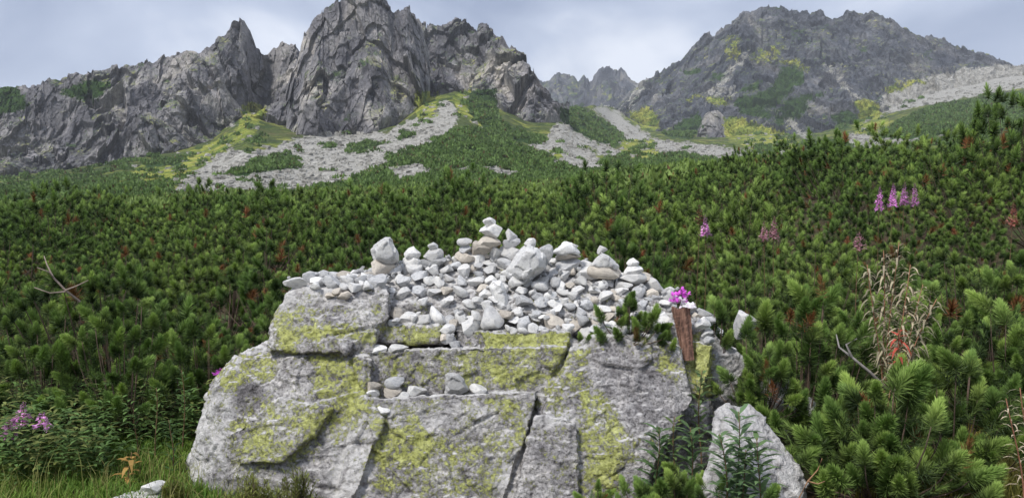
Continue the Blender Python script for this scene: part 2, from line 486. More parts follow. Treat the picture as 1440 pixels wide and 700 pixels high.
def paint1(P, default=(0, 0, 0), jit=5.0, seed=40, sub=None):
    px, py = proj(P)
    rj = np.random.default_rng(seed)
    px = px + rj.normal(0, 3.0); py = py + rj.normal(0, 1.6)
    Q = np.stack([px * 0.07, py * 0.12, px * 0], -1); Q2 = np.stack([px * 0.3, py * 0.45, px * 0], -1)
    px = px + jit * fbm(Q, 3, seed) * 2.2 + jit * 0.7 * vnoise(Q2, seed + 9); py = py + jit * 0.8 * fbm(Q, 3, seed + 5) * 2 + jit * 0.4 * vnoise(Q2, seed + 10)
    C = np.zeros(P.shape); C[:] = default
    for ch, s, poly in (ZONES if sub is None else sub):
        m = inpoly(px, py, poly)
        C[m] = C[m] * (1 - s)
        if ch >= 0:
            C[m, ch] = s
    return C

az = np.concatenate([np.linspace(-math.pi, -0.72, 50)[:-1], np.linspace(-0.72, 0.72, 520), np.linspace(0.72, math.pi, 50)[1:]])
dd = np.concatenate([[0.0], np.geomspace(0.8, 60, 110), np.geomspace(61, 1300, 290)])
A_, D_ = np.meshgrid(az, dd)
gx, gy = D_ * np.sin(A_), D_ * np.cos(A_)
gzv = tz(gx, gy)
P = np.stack([gx, gy, gzv], -1)
nr, nc = P.shape[:2]
idx = np.arange(nr * nc).reshape(nr, nc)
F = np.stack([idx[:-1, :-1], idx[:-1, 1:], idx[1:, 1:], idx[1:, :-1]], -1).reshape(-1, 4)[:, ::-1]
C = paint(P.reshape(-1, 3), (0, 0, 0))
near = (P[..., 1].ravel() < 62) | (np.abs(A_).ravel() > 0.75)
C[near] = 0
def floor_material():
    m, t, b = material("forest_floor")
    c = coords(t)
    n1, n2 = noise(t, c, 1.6, 6, 0.65), noise(t, c, 22, 5, 0.7)
    base = ramp(t, n1, [(0.36, (0.085, 0.048, 0.026)), (0.5, (0.065, 0.055, 0.022)), (0.64, (0.06, 0.095, 0.022))])
    base = mix(t, 0.9, base, ramp(t, n2, [(0.35, gray(0.45)), (0.5, gray(1.0)), (0.68, gray(1.5))]), 'MULTIPLY')
    t.links.new(base, b.inputs['Base Color']); b.inputs['Roughness'].default_value = 0.95
    bump(t, b, n2, 0.9, 0.03)
    return m
gme = mesh_np("ground", P, F, M_slope, True, C)
gme.materials.append(floor_material())
gme.polygons.foreach_set("material_index", near[F[:, 0]].astype(np.int32))
ground = obj("ground", gme); tag(ground, kind="structure")
mesh_g = ground.data
BVH_G = None

# ------------------------------------------------------------------ mountains
def crag(name, pts, cols, rows, mat, amps, seed, back=0.35, lean=0.75, default=(0, 0, 0), jag=1.0, steep=0.62, soft=0.55):
    """pts: photo column, crest row, crest distance, foot row, foot distance. The sheet runs from the foot over the crest and down the far side."""
    pts = np.array(pts, float)
    u = np.linspace(pts[0, 0], pts[-1, 0], cols)
    cy, cd, by, bd = (np.interp(u, pts[:, 0], pts[:, k]) for k in (1, 2, 3, 4))
    cd = bd + (cd - bd) * steep
    jn = np.stack([u * 0.05, u * 0, u * 0], -1)
    cy = cy - jag * (7 * fbm(jn, 4, seed + 70, 0.6) + 2.0 * facet(jn * 3.1, seed + 71))
    v = np.concatenate([np.linspace(0, 1, rows), 1 + np.linspace(0, back, max(8, rows // 6))[1:]])
    U, Vv = np.meshgrid(u, v)
    e_b, e_c = elev(by), elev(cy)
    vf = np.clip(Vv, 0, 1)
    Dm = bd[None] + (cd - bd)[None] * vf ** lean
    Em = e_b[None] + (e_c - e_b)[None] * vf
    over = np.clip(Vv - 1, 0, None)
    Z = EYE + Em * Dm
    Dm = Dm + over * (cd - bd + 60)[None] * 2.0
    Z = Z - over * 260 * (1 + over)
    X = (U - 720) / FX * Dm
    P = np.stack([X, Dm, Z], -1)
    h = Dm.mean() / 500.0
    q = P * np.array([1, 1, 0.55])
    disp = 0
    for k, (sc_, am, kind) in enumerate(amps):
        w = q * np.array([1, 1, 0.5 if sc_ > 20 else 0.6]) / (sc_ * h) + seed * 3.1
        w = w + 0.35 * np.stack([vnoise(w * 0.9, seed + k), vnoise(w * 0.9, seed + k + 30), vnoise(w * 0.9, seed + k + 60)], -1)
        disp = disp + am * h * (facet(w, seed + 3 * k) if kind == 'f' else fbm(w, 3, seed + 3 * k, ridged=True))
    fade = sstep(0, 0.06, Vv) * (1 - soft * sstep(0.72, 1.0, Vv))
    rise = np.maximum((e_c - e_b) * cd, 5.0); run = np.maximum(cd - bd, 5.0)
    ln_ = np.hypot(rise, run)
    ny, nz_ = (rise / ln_)[None], (run / ln_)[None]
    P[..., 1] -= disp * fade * ny
    P[..., 0] -= (U - 720) / FX * disp * fade * ny
    P[..., 2] += disp * fade * nz_
    nr, nc = U.shape
    idx = np.arange(nr * nc).reshape(nr, nc)
    F = np.stack([idx[:-1, :-1], idx[:-1, 1:], idx[1:, 1:], idx[1:, :-1]], -1).reshape(-1, 4)
    C = paint(P.reshape(-1, 3), default, 5, seed + 40, [z for z in ZONES if z[0] != -1] if default != 'none' else [])
    o = obj(name, mesh_np(name, P, F, mat, False, C))
    return tag(o, kind="structure")

AMP = [(55, 13, 'r'), (26, 10, 'f'), (12, 4.6, 'f'), (5.5, 2.0, 'f'), (2.4, .7, 'f')]
# ridge of crags on the left
crag("mountain_ridge", [(-380, 150, 560, 285, 425), (-120, 140, 560, 285, 430), (0, 128, 560, 280, 430), (60, 122, 560, 272, 440), (100, 112, 565, 262, 440), (150, 108, 570, 252, 445), (185, 100, 570, 242, 450),
     (215, 88, 570, 235, 455), (250, 70, 570, 228, 460), (285, 74, 572, 220, 475), (300, 64, 575, 212, 482), (311, 54, 578, 207, 488), (322, 51, 578, 200, 495), (333, 39, 580, 190, 505), (343, 34, 580, 185, 510), (351, 38, 580, 184, 520), (358, 50, 582, 180, 540), (365, 68, 582, 182, 540), (376, 70, 585, 190, 540), (388, 60, 588, 196, 530), (400, 54, 590, 205, 520), (420, 60, 590, 205, 510), (450, 90, 600, 205, 510)],
     520, 190, M_crag, AMP, 3, jag=0.9, soft=0.4)
# the tall tower and its shoulder
crag("mountain_tower", [(405, 130, 520, 215, 468), (422, 84, 530, 212, 462), (432, 48, 535, 210, 458), (450, 24, 540, 210, 456), (472, 8, 545, 208, 456), (500, -10, 550, 208, 456), (520, -16, 552, 205, 458), (538, -2, 555, 200, 462),
     (552, 14, 556, 192, 470), (575, 14, 560, 182, 480), (592, 26, 565, 165, 500), (606, 70, 570, 150, 525)],
     380, 230, M_crag, AMP, 8, jag=1.0, soft=0.4)
crag("mountain_shoulder", [(580, 60, 640, 150, 545), (596, 36, 640, 150, 545), (628, 38, 645, 146, 548), (660, 32, 650, 145, 545), (690, 48, 645, 165, 535), (712, 68, 635, 178, 530), (735, 82, 625, 188, 525), (752, 112, 610, 190, 525), (766, 138, 600, 190, 530),
     (784, 160, 590, 185, 545), (800, 172, 590, 185, 560)],
     340, 170, M_crag, AMP, 13, jag=0.85, soft=0.4)
crag("rock_outcrop", [(340, 195, 505, 222, 480), (352, 168, 512, 224, 476), (375, 150, 520, 222, 474), (400, 146, 525, 220, 472), (425, 158, 520, 214, 468), (446, 180, 505, 208, 465)], 160, 80, M_crag, AMP[1:], 19, jag=0.7)
crag("rock_outcrop", [(140, 225, 452, 252, 432), (160, 190, 462, 250, 432), (195, 158, 470, 244, 434), (220, 165, 472, 238, 436), (250, 185, 474, 228, 444), (270, 205, 472, 220, 455)], 170, 80, M_crag, AMP[1:], 23, jag=0.7)
# broad summit on the right
AMPC = [(60, 7, 'r'), (24, 5.0, 'f'), (10, 3.0, 'f'), (4.5, 1.7, 'f'), (2.2, .7, 'f')]
crag("mountain_peak", [(840, 166, 1230, 175, 1150), (868, 140, 1240, 190, 1050), (886, 126, 1240, 200, 950), (920, 108, 1250, 208, 850), (959, 81, 1250, 210, 800), (1012, 40, 1255, 212, 790), (1030, 24, 1260, 212, 785), (1041, 16, 1260, 212, 785), (1056, 15, 1260, 212, 785), (1075, 10, 1260, 212, 785), (1090, 14, 1260, 212, 785),
     (1110, 19, 1260, 212, 785), (1135, 19, 1255, 212, 785), (1153, 17, 1255, 212, 785), (1180, 21, 1250, 212, 785), (1202, 21, 1250, 212, 785), (1250, 32, 1240, 212, 780), (1313, 57, 1220, 208, 780), (1391, 91, 1180, 192, 780), (1440, 95, 1170, 180, 780), (1640, 97, 1150, 170, 780), (1850, 100, 1150, 170, 780)],
     560, 220, M_peak, AMPC, 31, lean=0.9, jag=0.6, steep=0.8, soft=0.2)
crag("rock_outcrop", [(976, 196, 800, 206, 770), (988, 164, 806, 206, 768), (1006, 154, 810, 206, 768), (1024, 172, 806, 206, 768), (1034, 196, 800, 206, 770)], 90, 60, M_crag, AMP[2:], 37, jag=0.6)
# far peaks at the head of the valley
crag("far_peaks", [(700, 120, 2400, 190, 1500), (760, 118, 2400, 190, 1500), (785, 112, 2380, 190, 1500), (804, 114, 2360, 190, 1480), (812, 124, 2360, 188, 1450), (820, 110, 2360, 186, 1450), (828, 122, 2360, 185, 1450), (840, 105, 2380, 184, 1450), (856, 98, 2400, 184, 1450),
     (872, 104, 2400, 184, 1450), (888, 120, 2380, 184, 1450), (910, 120, 2380, 184, 1450), (960, 124, 2380, 184, 1450)],
     200, 90, M_peak, [(40, 14, 'r'), (16, 6, 'f'), (6, 2.5, 'f')], 43, jag=0.7)

# ------------------------------------------------------------------ dwarf pines
NEW, OLD = np.array([0.225, 0.345, 0.085]), np.array([0.036, 0.062, 0.020])  # young and old needle greens; OLD also paints the shade inside tufts
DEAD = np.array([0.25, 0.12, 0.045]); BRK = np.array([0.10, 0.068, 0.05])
def shoot(g, n, L, nl, w, seed, tone=0.5, dead=False, quad=False):
    """one pine shoot along +Z: needles in a bottle brush, closing over the tip"""
    r = np.random.default_rng(seed)
    s = np.sort(r.random(n)) ** 0.65
    th = np.arange(n) * 2.39996 + r.normal(0, 0.3, n)
    tilt = R(92) - s * R(84) + r.normal(0, 0.2, n)
    tilt = np.abs(tilt)
    d = np.stack([np.sin(tilt) * np.cos(th), np.sin(tilt) * np.sin(th), np.cos(tilt)], -1)
    base = np.stack([0 * s, 0 * s, s * L], -1)
    ln = nl * (0.8 + 0.35 * r.random(n)) * (1 - 0.25 * s)
    side = np.cross(d, r.normal(size=(n, 3))); side /= np.linalg.norm(side, axis=1, keepdims=True)
    mid = base + d * (ln * 0.5)[:, None]
    tip = base + d * ln[:, None] + np.array([0, 0, 1.0]) * (ln * 0.06)[:, None]
    ww = (w * (0.8 + 0.4 * r.random(n)))[:, None]
    if quad:
        V = np.stack([base, mid - side * ww * 0.5, mid + side * ww * 0.5, tip], 1)
        fb = np.array([[0, 1, 2], [1, 3, 2]])
        F = (np.arange(n)[:, None, None] * 4 + fb[None]).reshape(-1, 3)
    else:
        V = np.stack([base - side * ww * 0.5, base + side * ww * 0.5, tip], 1)
        F = np.arange(n * 3).reshape(-1, 3)
    k = np.clip(tone + (s - 0.55) * 1.5 + r.normal(0, 0.12, n), 0, 1.25)[:, None]  # paler new tips; the shade low in each tuft is coloured in too
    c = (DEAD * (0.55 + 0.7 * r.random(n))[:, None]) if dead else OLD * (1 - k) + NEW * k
    c = np.repeat(c, V.shape[1], 0)
    g.add(V.reshape(-1, 3), F, c)
def shoot_arrays(seed, n, L, nl, w, tone, dead=False, quad=False):
    g = Geo(); shoot(g, n, L, nl, w, seed, tone, dead, quad)
    return g.v[0], g.f[0], g.c[0]
def frames(d, spin):
    """rotation matrices taking +Z to the unit vectors d"""
    ref = np.where(np.abs(d[:, 2:3]) > 0.95, np.array([[1., 0, 0]]), np.array([[0, 0, 1.]]))
    u = np.cross(ref, d); u /= np.linalg.norm(u, axis=1, keepdims=True)
    v = np.cross(d, u)
    c, s = np.cos(spin)[:, None], np.sin(spin)[:, None]
    return np.stack([c * u + s * v, -s * u + c * v, d], -1)
def dome(n, Rr, H, r, low=0.12, zlo=0.5, out=1.0):
    """shoot tips spread through the outer part of a ragged, lobed dome"""
    th = r.random(n) * 2 * math.pi
    q = np.sqrt(r.random(n))
    lobes = 1 + 0.22 * np.sin(th * 3 + r.random() * 6) + 0.14 * np.sin(th * 5 + r.random() * 6)
    rr = Rr * q * lobes
    top = H * (1 - 0.75 * q ** 2.6)
    bumps = 0.2 * H * np.sin(rr * 7 / Rr + th * 2 + r.random() * 6)
    z = top * (zlo + (1 - zlo) * r.random(n) ** 0.6) + bumps
    z = np.maximum(z, low)
    pos = np.stack([rr * np.cos(th), rr * np.sin(th), z], -1)
    d = np.stack([np.cos(th) * (0.25 + 0.75 * q) * out, np.sin(th) * (0.25 + 0.75 * q) * out, 0.85 + 0 * q], -1) + r.normal(0, 0.28, (n, 3))
    d[:, 2] = np.abs(d[:, 2]); d /= np.linalg.norm(d, axis=1, keepdims=True)
    return pos, d
def pine_meshes(tagname, seed, Rr, H, n, nn, L, nl, w, nbr, dead):
    r = np.random.default_rng(seed)
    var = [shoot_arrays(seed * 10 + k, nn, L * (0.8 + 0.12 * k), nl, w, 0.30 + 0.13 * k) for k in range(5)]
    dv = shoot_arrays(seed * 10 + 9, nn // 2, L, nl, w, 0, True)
    pos, d = dome(n, Rr, H, r, 0.12, 0.5, 0.6)
    M = frames(d, r.random(n) * 6.28)
    g, gd, gb = Geo(), Geo(), Geo()
    for i in range(n):
        isd = r.random() < dead
        v, f, c = dv if isd else var[int(r.integers(5))]
        s = 0.8 + 0.5 * r.random()
        (gd if isd else g).add((v * s) @ M[i].T + pos[i] - d[i] * L * s * 0.6, f, c * (0.85 + 0.3 * r.random()))
    for i in range(nbr):
        p = pos[i] - d[i] * L * 0.5
        b0 = np.array([p[0] * 0.12, p[1] * 0.12, 0.0])
        k1 = b0 * 0.35 + p * 0.65; k1[2] = p[2] * 0.35
        ts = np.linspace(0, 1, 5)[:, None]
        gb.tube((1 - ts) ** 2 * b0 + 2 * ts * (1 - ts) * k1 + ts ** 2 * p, 0.007 * Rr + 0.003, 0.003, BRK * (0.7 + 0.6 * r.random()), 4)
    out = [("needles", g.mesh(tagname + "_needles", M_needle)), ("branches", gb.mesh(tagname + "_branches", M_bark))]
    if gd.n:
        out.append(("dead_needles", gd.mesh(tagname + "_dead", M_needle)))
    return out
MID = [pine_meshes("pine_mid", 100 + k, 0.75, 0.95, 118, 220, 0.068, 0.068, 0.0062, 40, 0.045) for k in range(6)]
FAR = [pine_meshes("pine_far", 200 + k, 1.4, 1.35, 175, 115, 0.12, 0.108, 0.0128, 34, 0.045) for k in range(6)]

def put_pine(parts, x, y, z, s, sz, rz, label, group):
    o = empty("dwarf_pine", (x, y, z), label, "pine bush", group, rz)
    o.scale = (s, s, sz)
    for nm, me in parts:
        obj(nm, me, o)
    return o
def frac(x):
    return x - math.floor(x)
# places
spots = []
def free(x, y, rad, k=0.72):
    for (a, b, c) in spots:
        if (a - x) ** 2 + (b - y) ** 2 < (k * (rad + c)) ** 2:
            return False
    return True
def blocked(x, y):                  # boulder, heap, grassy corner on the left, foreground bushes on the right
    if -2.1 < x < 1.75 and y < 6.3: return True
    if x <= -2.1 and y < 5.6 + 0.0 * x: return True
    if x >= 1.75 and y < 5.7: return True
    return False
pr = np.random.default_rng(5)
cnt = 0
for tries in range(30000):
    y = 5.3 * (36 / 5.3) ** pr.random()
    x = (pr.random() * 2 - 1) * (0.74 * y + 0.8)
    small = y < 13
    s = (0.7 + 0.6 * pr.random()) if small else (0.62 + 0.72 * pr.random())
    rad = (0.75 if small else 1.4) * s
    if blocked(x, y) or not free(x, y, rad, 0.68 if small else 0.64):
        continue
    spots.append((x, y, rad))
    if len(spots) >= 282:
        break
spots.sort(key=lambda q: q[1])
SKYLINE = [(60, "at the left border of the picture"), (130, "below the bleached dead branch"), (220, "below the leftmost crags"), (300, "below the pale scree's left tip"), (380, "below the lone pointed crag"), (450, "below the notch left of the rock tower"),
           (520, "below the left half of the rock tower"), (590, "below the right half of the rock tower"), (680, "below the rounded rocky shoulder"), (770, "below the steep end of the shoulder"), (860, "below the far blue peaks"), (940, "below the long ridge rising to the summit"),
           (1020, "below the left foot of the broad summit"), (1100, "below the top of the broad summit"), (1180, "below the middle of the broad summit's crest"), (1260, "among the pink fireweed on the bank"), (1340, "below the right flank of the broad summit"), (9999, "at the right border of the picture")]
ROWS = [(6.6, "in the nearest row"), (8.2, "in the second row"), (10.2, "in the third row"), (13.0, "in the fourth row"), (17, "halfway back"), (22, "well back in the thicket"), (28, "near the thicket's back"), (99, "in the rearmost row")]
for (x, y, rad) in spots:
    small = y < 13
    s = rad / (0.75 if small else 1.4)
    px = 720 + FX * x / y
    hz = s * (0.9 + 0.35 * pr.random())
    if small and x < 0: hz *= 0.95
    feat = next(n_ for lim, n_ in SKYLINE if px < lim)
    row = next(n_ for lim, n_ in ROWS if y < lim)
    lab = "%s dwarf pine %s, %s" % ("tall" if hz > 1.25 * s else "spreading" if hz < 1.02 * s else "bushy", row, feat)
    put_pine((MID if small else FAR)[int(pr.integers(6))], x, y, float(gz(np.array(x), np.array(y))) - 0.03, s, hz, pr.random() * 6.28, lab,
             "dwarf pines near the boulder" if small else "dwarf pines farther back in the thicket")

for x, y, s_, h_, lab in ((9.6, 14.2, 1.1, 1.55, "tallest dark dwarf pine on the bank at the right border, standing against the slope"), (8.7, 14.6, 0.9, 1.2, "second tallest dwarf pine on the bank, just left of the tallest one")):
    put_pine(FAR[2], x, y, float(gz(np.array(x), np.array(y))) - 0.03, s_, h_, 1.3 + x, lab, "dwarf pines farther back in the thicket")

# the thicket beyond, and the pines on the slopes: masses
def scatter(name, places, sizes, hts, tris, tsize, seed, tone_lo, tone_hi):
    r = np.random.default_rng(seed)
    n = len(places)
    th = r.random((n, tris)) * 6.28; q = np.sqrt(r.random((n, tris)))
    zz = (1 - 0.75 * q ** 2.4) * (0.45 + 0.55 * r.random((n, tris)) ** 0.5)
    cen = np.stack([q * np.cos(th), q * np.sin(th), zz], -1) * np.stack([sizes, sizes, hts], -1)[:, None, :] + places[:, None, :]
    ax = r.normal(size=(n, tris, 3)) * np.array([0.5, 0.5, 0.3]) + np.array([0, 0, 0.9]); ax /= np.linalg.norm(ax, axis=-1, keepdims=True)
    sd_ = np.cross(ax, r.normal(size=(n, tris, 3))); sd_ /= np.linalg.norm(sd_, axis=-1, keepdims=True)
    ts = tsize[:, None, None] * (0.7 + 0.6 * r.random((n, tris, 1)))
    V = np.stack([cen - sd_ * ts * 0.42, cen + sd_ * ts * 0.42, cen + ax * ts * 1.15], 2).reshape(-1, 3)
    F = np.arange(len(V)).reshape(-1, 3)
    k = np.clip(r.random((n, 1)) * 0.55 + r.random((n, tris)) * 0.45, 0, 1)
    k = tone_lo + (tone_hi - tone_lo) * k
    c = OLD * (1 - k[..., None]) + NEW * k[..., None]
    brown = r.random((n, tris)) < 0.04
    c[brown] = np.array([0.13, 0.075, 0.03])
    c = np.repeat(c.reshape(-1, 3), 3, 0)
    o = obj(name, mesh_np(name, V, F, M_needle, False, c))
    return tag(o, kind="stuff")
r = np.random.default_rng(77)
n = 2300
y = np.sqrt(r.random(n) * (112 ** 2 - 34 ** 2) + 34 ** 2)
x = (r.random(n) * 2 - 1) * (0.75 * y)
pl = np.stack([x, y, tz(x, y) - 0.25], -1)
o = scatter("pine_thicket", pl, 1.3 + 0.9 * r.random(n), np.where(x < 0, 1.0, 1.2) + 0.6 * r.random(n), 150, 0.20 + 0.0032 * y, 78, 0.1, 0.9)
tag(o, "unbroken belt of dwarf pines closing the valley floor below the scree", "pine thicket")
n = 60000
y = np.exp(r.random(n) * (math.log(1050) - math.log(95)) + math.log(95))
x = (r.random(n) * 2 - 1) * 0.74 * y
pl = np.stack([x, y, tz(x, y)], -1)
Cz = paint(pl, (0, 0, 0))
keep = (Cz[:, 2] > 0.5) | ((Cz.sum(1) < 0.2) & (r.random(n) < 0.25) & (y < 420)) | ((Cz[:, 1] > 0.5) & (r.random(n) < 0.11)) | ((Cz[:, 0] > 0.5) & (r.random(n) < 0.012))
pl = pl[keep][:11000]; yy = pl[:, 1]; n = len(pl)
o = scatter("slope_pines", pl - np.array([0, 0, 0.3]), (0.9 + 0.9 * r.random(n)) * (1 + yy / 500), (0.9 + 0.6 * r.random(n)) * (1 + yy / 700), 40, 0.35 + 0.0022 * yy, 79, 0.25, 1.05)
tag(o, "dark green patches of dwarf pine spread over the slopes under the cliffs", "pine thicket")
# loose blocks on the scree
n = 30000
y = np.exp(r.random(n) * (math.log(900) - math.log(110)) + math.log(110)); x = (r.random(n) * 2 - 1) * 0.72 * y
pl = np.stack([x, y, tz(x, y)], -1); Cz = paint(pl)
pl = pl[(Cz[:, 0] > 0.4) | ((Cz[:, 1] > 0.4) & (r.random(n) < 0.25))][:5600]; n = len(pl)
cube = np.array([(-1, -1, -1), (1, -1, -1), (1, 1, -1), (-1, 1, -1), (-1, -1, 1), (1, -1, 1), (1, 1, 1), (-1, 1, 1)], float)
cf = np.array([(0, 3, 2, 1), (4, 5, 6, 7), (0, 1, 5, 4), (1, 2, 6, 5), (2, 3, 7, 6), (3, 0, 4, 7)])
sz = (0.22 + 0.8 * r.random(n) ** 4) * (0.6 + pl[:, 1] / 500)
V = pl[:, None, :] + (cube[None] + r.normal(0, 0.28, (n, 8, 3))) * sz[:, None, None] * np.array([1, 1, 0.7])
F = (np.arange(n)[:, None, None] * 8 + cf[None]).reshape(-1, 4)
cc = np.zeros((n * 8, 3)); cc[:, 0] = 1
o = tag(obj("scree_blocks", mesh_np("scree_blocks", V.reshape(-1, 3), F, M_crag, False, cc)), "loose grey blocks strewn over the scree fans under the cliffs", "scree", None, "stuff")

# ------------------------------------------------------------------ the boulder
def hull(bm, pts):
    vs = [bm.verts.new(tuple(p)) for p in pts]
    res = bmesh.ops.convex_hull(bm, input=vs, use_existing_faces=False)
    dele = [e_ for e_ in res['geom_interior'] + res['geom_unused'] if isinstance(e_, bmesh.types.BMVert)]
    if dele:
        bmesh.ops.delete(bm, geom=list(set(dele)), context='VERTS')
def block(bm, front, back):
    hull(bm, [at(*p) for p in front + back])
HEAP_X = np.array([395, 440, 500, 545, 600, 650, 690, 740, 800, 850, 900, 940, 985, 1015], float)
CREST = np.array([414, 395, 381, 373, 366, 354, 350, 352, 360, 374, 386, 402, 430, 445], float)
FRONT = np.array([420, 405, 412, 438, 460, 463, 463, 464, 467, 474, 472, 452, 446, 450], float)
Y_FRONT, Y_CREST = 4.62, 5.15
def remeshed(name, bm, voxel):
    me = bpy.data.meshes.new(name); bm.to_mesh(me); bm.free()
    o = obj(name, me)
    md = o.modifiers.new("remesh", 'REMESH'); md.mode = 'VOXEL'; md.voxel_size = voxel
    dg = bpy.context.evaluated_depsgraph_get()
    ev = o.evaluated_get(dg)
    m2 = bpy.data.meshes.new_from_object(ev)
    o.modifiers.clear(); o.data = m2
    bpy.data.meshes.remove(me)
    m2.name = name
    return o
def smooth_np(me, it, lam=0.5):
    n = len(me.vertices)
    V = np.empty(n * 3, np.float32); me.vertices.foreach_get("co", V); V = V.reshape(-1, 3).astype(float)
    E = np.empty(len(me.edges) * 2, np.int32); me.edges.foreach_get("vertices", E); E = E.reshape(-1, 2)
    deg = np.bincount(E.ravel(), minlength=n).astype(float)[:, None]
    for _ in range(it):
        s = np.stack([np.bincount(E[:, 0], V[E[:, 1], k], n) + np.bincount(E[:, 1], V[E[:, 0], k], n) for k in range(3)], -1)
        V = V + lam * (s / np.maximum(deg, 1) - V)
    return V
def set_co(me, V):
    me.vertices.foreach_set("co", np.ascontiguousarray(V, np.float32).ravel()); me.update()
def normals(me):
    n = len(me.vertices); N = np.empty(n * 3, np.float32)
    me.vertices.foreach_get("normal", N); return N.reshape(-1, 3).astype(float)
def set_col(me, C):
    a = me.attributes.new("Col", 'FLOAT_COLOR', 'POINT')
    c4 = np.ones((len(me.vertices), 4), np.float32); c4[:, :3] = C
    a.data.foreach_set("color", c4.ravel())

bm = bmesh.new()
# lower left block with its bleached left facet
block(bm, [(302, 548, 4.40), (350, 499, 4.50), (524, 501, 4.40), (512, 600, 4.28), (466, 740, 4.12), (345, 800, 4.05), (322, 640, 4.22), (242, 720, 4.48), (230, 800, 4.45), (290, 556, 4.66), (312, 522, 4.72), (346, 492, 4.62), (374, 474, 4.62)],
      [(330, 540, 5.5), (520, 500, 5.5), (466, 760, 5.5), (300, 700, 5.5)])
# wedge lying against the left block
block(bm, [(322, 610, 4.24), (395, 560, 4.30), (468, 575, 4.255), (432, 618, 4.185), (398, 648, 4.15), (330, 650, 4.17)], [(330, 620, 4.6), (460, 580, 4.6), (400, 660, 4.6)])
# upper left block, overhanging
block(bm, [(374, 494, 4.43), (386, 445, 4.52), (408, 412, 4.58), (446, 392, 4.80), (545, 408, 4.66), (547, 446, 4.56), (480, 495, 4.36), (524, 488, 4.50)],
      [(425, 405, 5.4), (545, 392, 5.4), (545, 500, 5.4), (405, 500, 5.4)])
block(bm, [(450, 460, 4.46), (530, 455, 4.52), (525, 497, 4.45), (470, 500, 4.42)], [(450, 470, 5.2), (530, 460, 5.2), (525, 520, 5.2)])
# central steps
block(bm, [(529, 457, 4.60), (616, 459, 4.58), (616, 478, 4.56), (529, 484, 4.58)], [(520, 440, 5.6), (700, 440, 5.6), (520, 520, 5.6), (700, 520, 5.6)])
block(bm, [(640, 464, 4.61), (802, 467, 4.58), (800, 490, 4.56), (640, 490, 4.60)], [(640, 440, 5.6), (805, 440, 5.6), (640, 520, 5.6), (805, 520, 5.6)])
block(bm, [(676, 466, 4.54), (800, 468, 4.54), (798, 486, 4.50), (680, 486, 4.51)], [(680, 480, 5.0), (800, 480, 5.0)])
block(bm, [(514, 494, 4.46), (620, 492, 4.47), (700, 487, 4.46), (796, 488, 4.47), (762, 556, 4.42), (508, 560, 4.42)], [(510, 500, 5.6), (790, 500, 5.6), (510, 640, 5.6), (760, 640, 5.6)])
block(bm, [(508, 562, 4.27), (640, 558, 4.29), (756, 549, 4.31), (742, 600, 4.24), (690, 760, 4.05), (455, 760, 4.05), (490, 620, 4.21)], [(510, 560, 5.6), (750, 560, 5.6), (455, 780, 5.6), (690, 780, 5.6)])
block(bm, [(508, 562, 4.27), (520, 566, 4.25), (540, 588, 4.20), (500, 700, 4.07), (470, 760, 4.02), (455, 760, 4.06)], [(520, 600, 4.6), (470, 760, 4.6)])
# right block behind the diagonal crack
block(bm, [(826, 474, 4.53), (905, 472, 4.53), (956, 486, 4.52), (974, 562, 4.38), (936, 625, 4.24), (866, 760, 4.08), (700, 760, 4.04), (744, 640, 4.18), (760, 585, 4.26), (788, 520, 4.42), (803, 490, 4.50)],
      [(826, 470, 5.6), (960, 480, 5.6), (866, 800, 5.4), (720, 800, 5.4)])
block(bm, [(752, 582, 4.235), (806, 590, 4.20), (812, 600, 4.19), (815, 700, 4.07), (810, 760, 4.02), (712, 760, 4.02), (722, 690, 4.09)], [(760, 600, 4.6), (810, 610, 4.6), (770, 760, 4.6)])
# rock deeper in the cracks
block(bm, [(785, 478, 4.585), (835, 478, 4.585), (775, 540, 4.445), (800, 540, 4.445), (745, 620, 4.245), (775, 620, 4.245), (690, 760, 4.07), (730, 760, 4.07)], [(790, 480, 5.3), (830, 480, 5.3), (690, 800, 5.0), (740, 800, 5.0)])
block(bm, [(940, 480, 4.62), (990, 480, 4.66), (960, 560, 4.56), (995, 570, 4.58), (940, 650, 4.42), (1010, 660, 4.56), (940, 760, 4.36), (1020, 760, 4.5)], [(940, 480, 5.3), (1000, 480, 5.3), (940, 800, 5.0), (1020, 800, 5.0)])
# right shoulder
block(bm, [(978, 462, 4.74), (1003, 466, 4.78), (1066, 526, 4.86), (1045, 640, 4.80), (978, 640, 4.64), (966, 520, 4.68)], [(960, 450, 5.5), (1040, 500, 5.5), (1040, 680, 5.5), (960, 680, 5.5)])
block(bm, [(978, 480, 4.62), (1002, 486, 4.60), (990, 560, 4.50), (976, 556, 4.52)], [(985, 480, 5.0), (985, 560, 5.0)])
# body under the heap
hx = np.linspace(420, 990, 12)
hull(bm, [at(a, np.interp(a, HEAP_X, CREST) + 20, 5.15) for a in hx] + [at(a, np.interp(a, HEAP_X, FRONT) + 12, 4.75) for a in hx] + [at(a, 480, 5.75) for a in (440, 700, 980)] + [at(a, 640, 5.5) for a in (440, 980)] + [at(a, 620, 4.8) for a in (440, 980)])
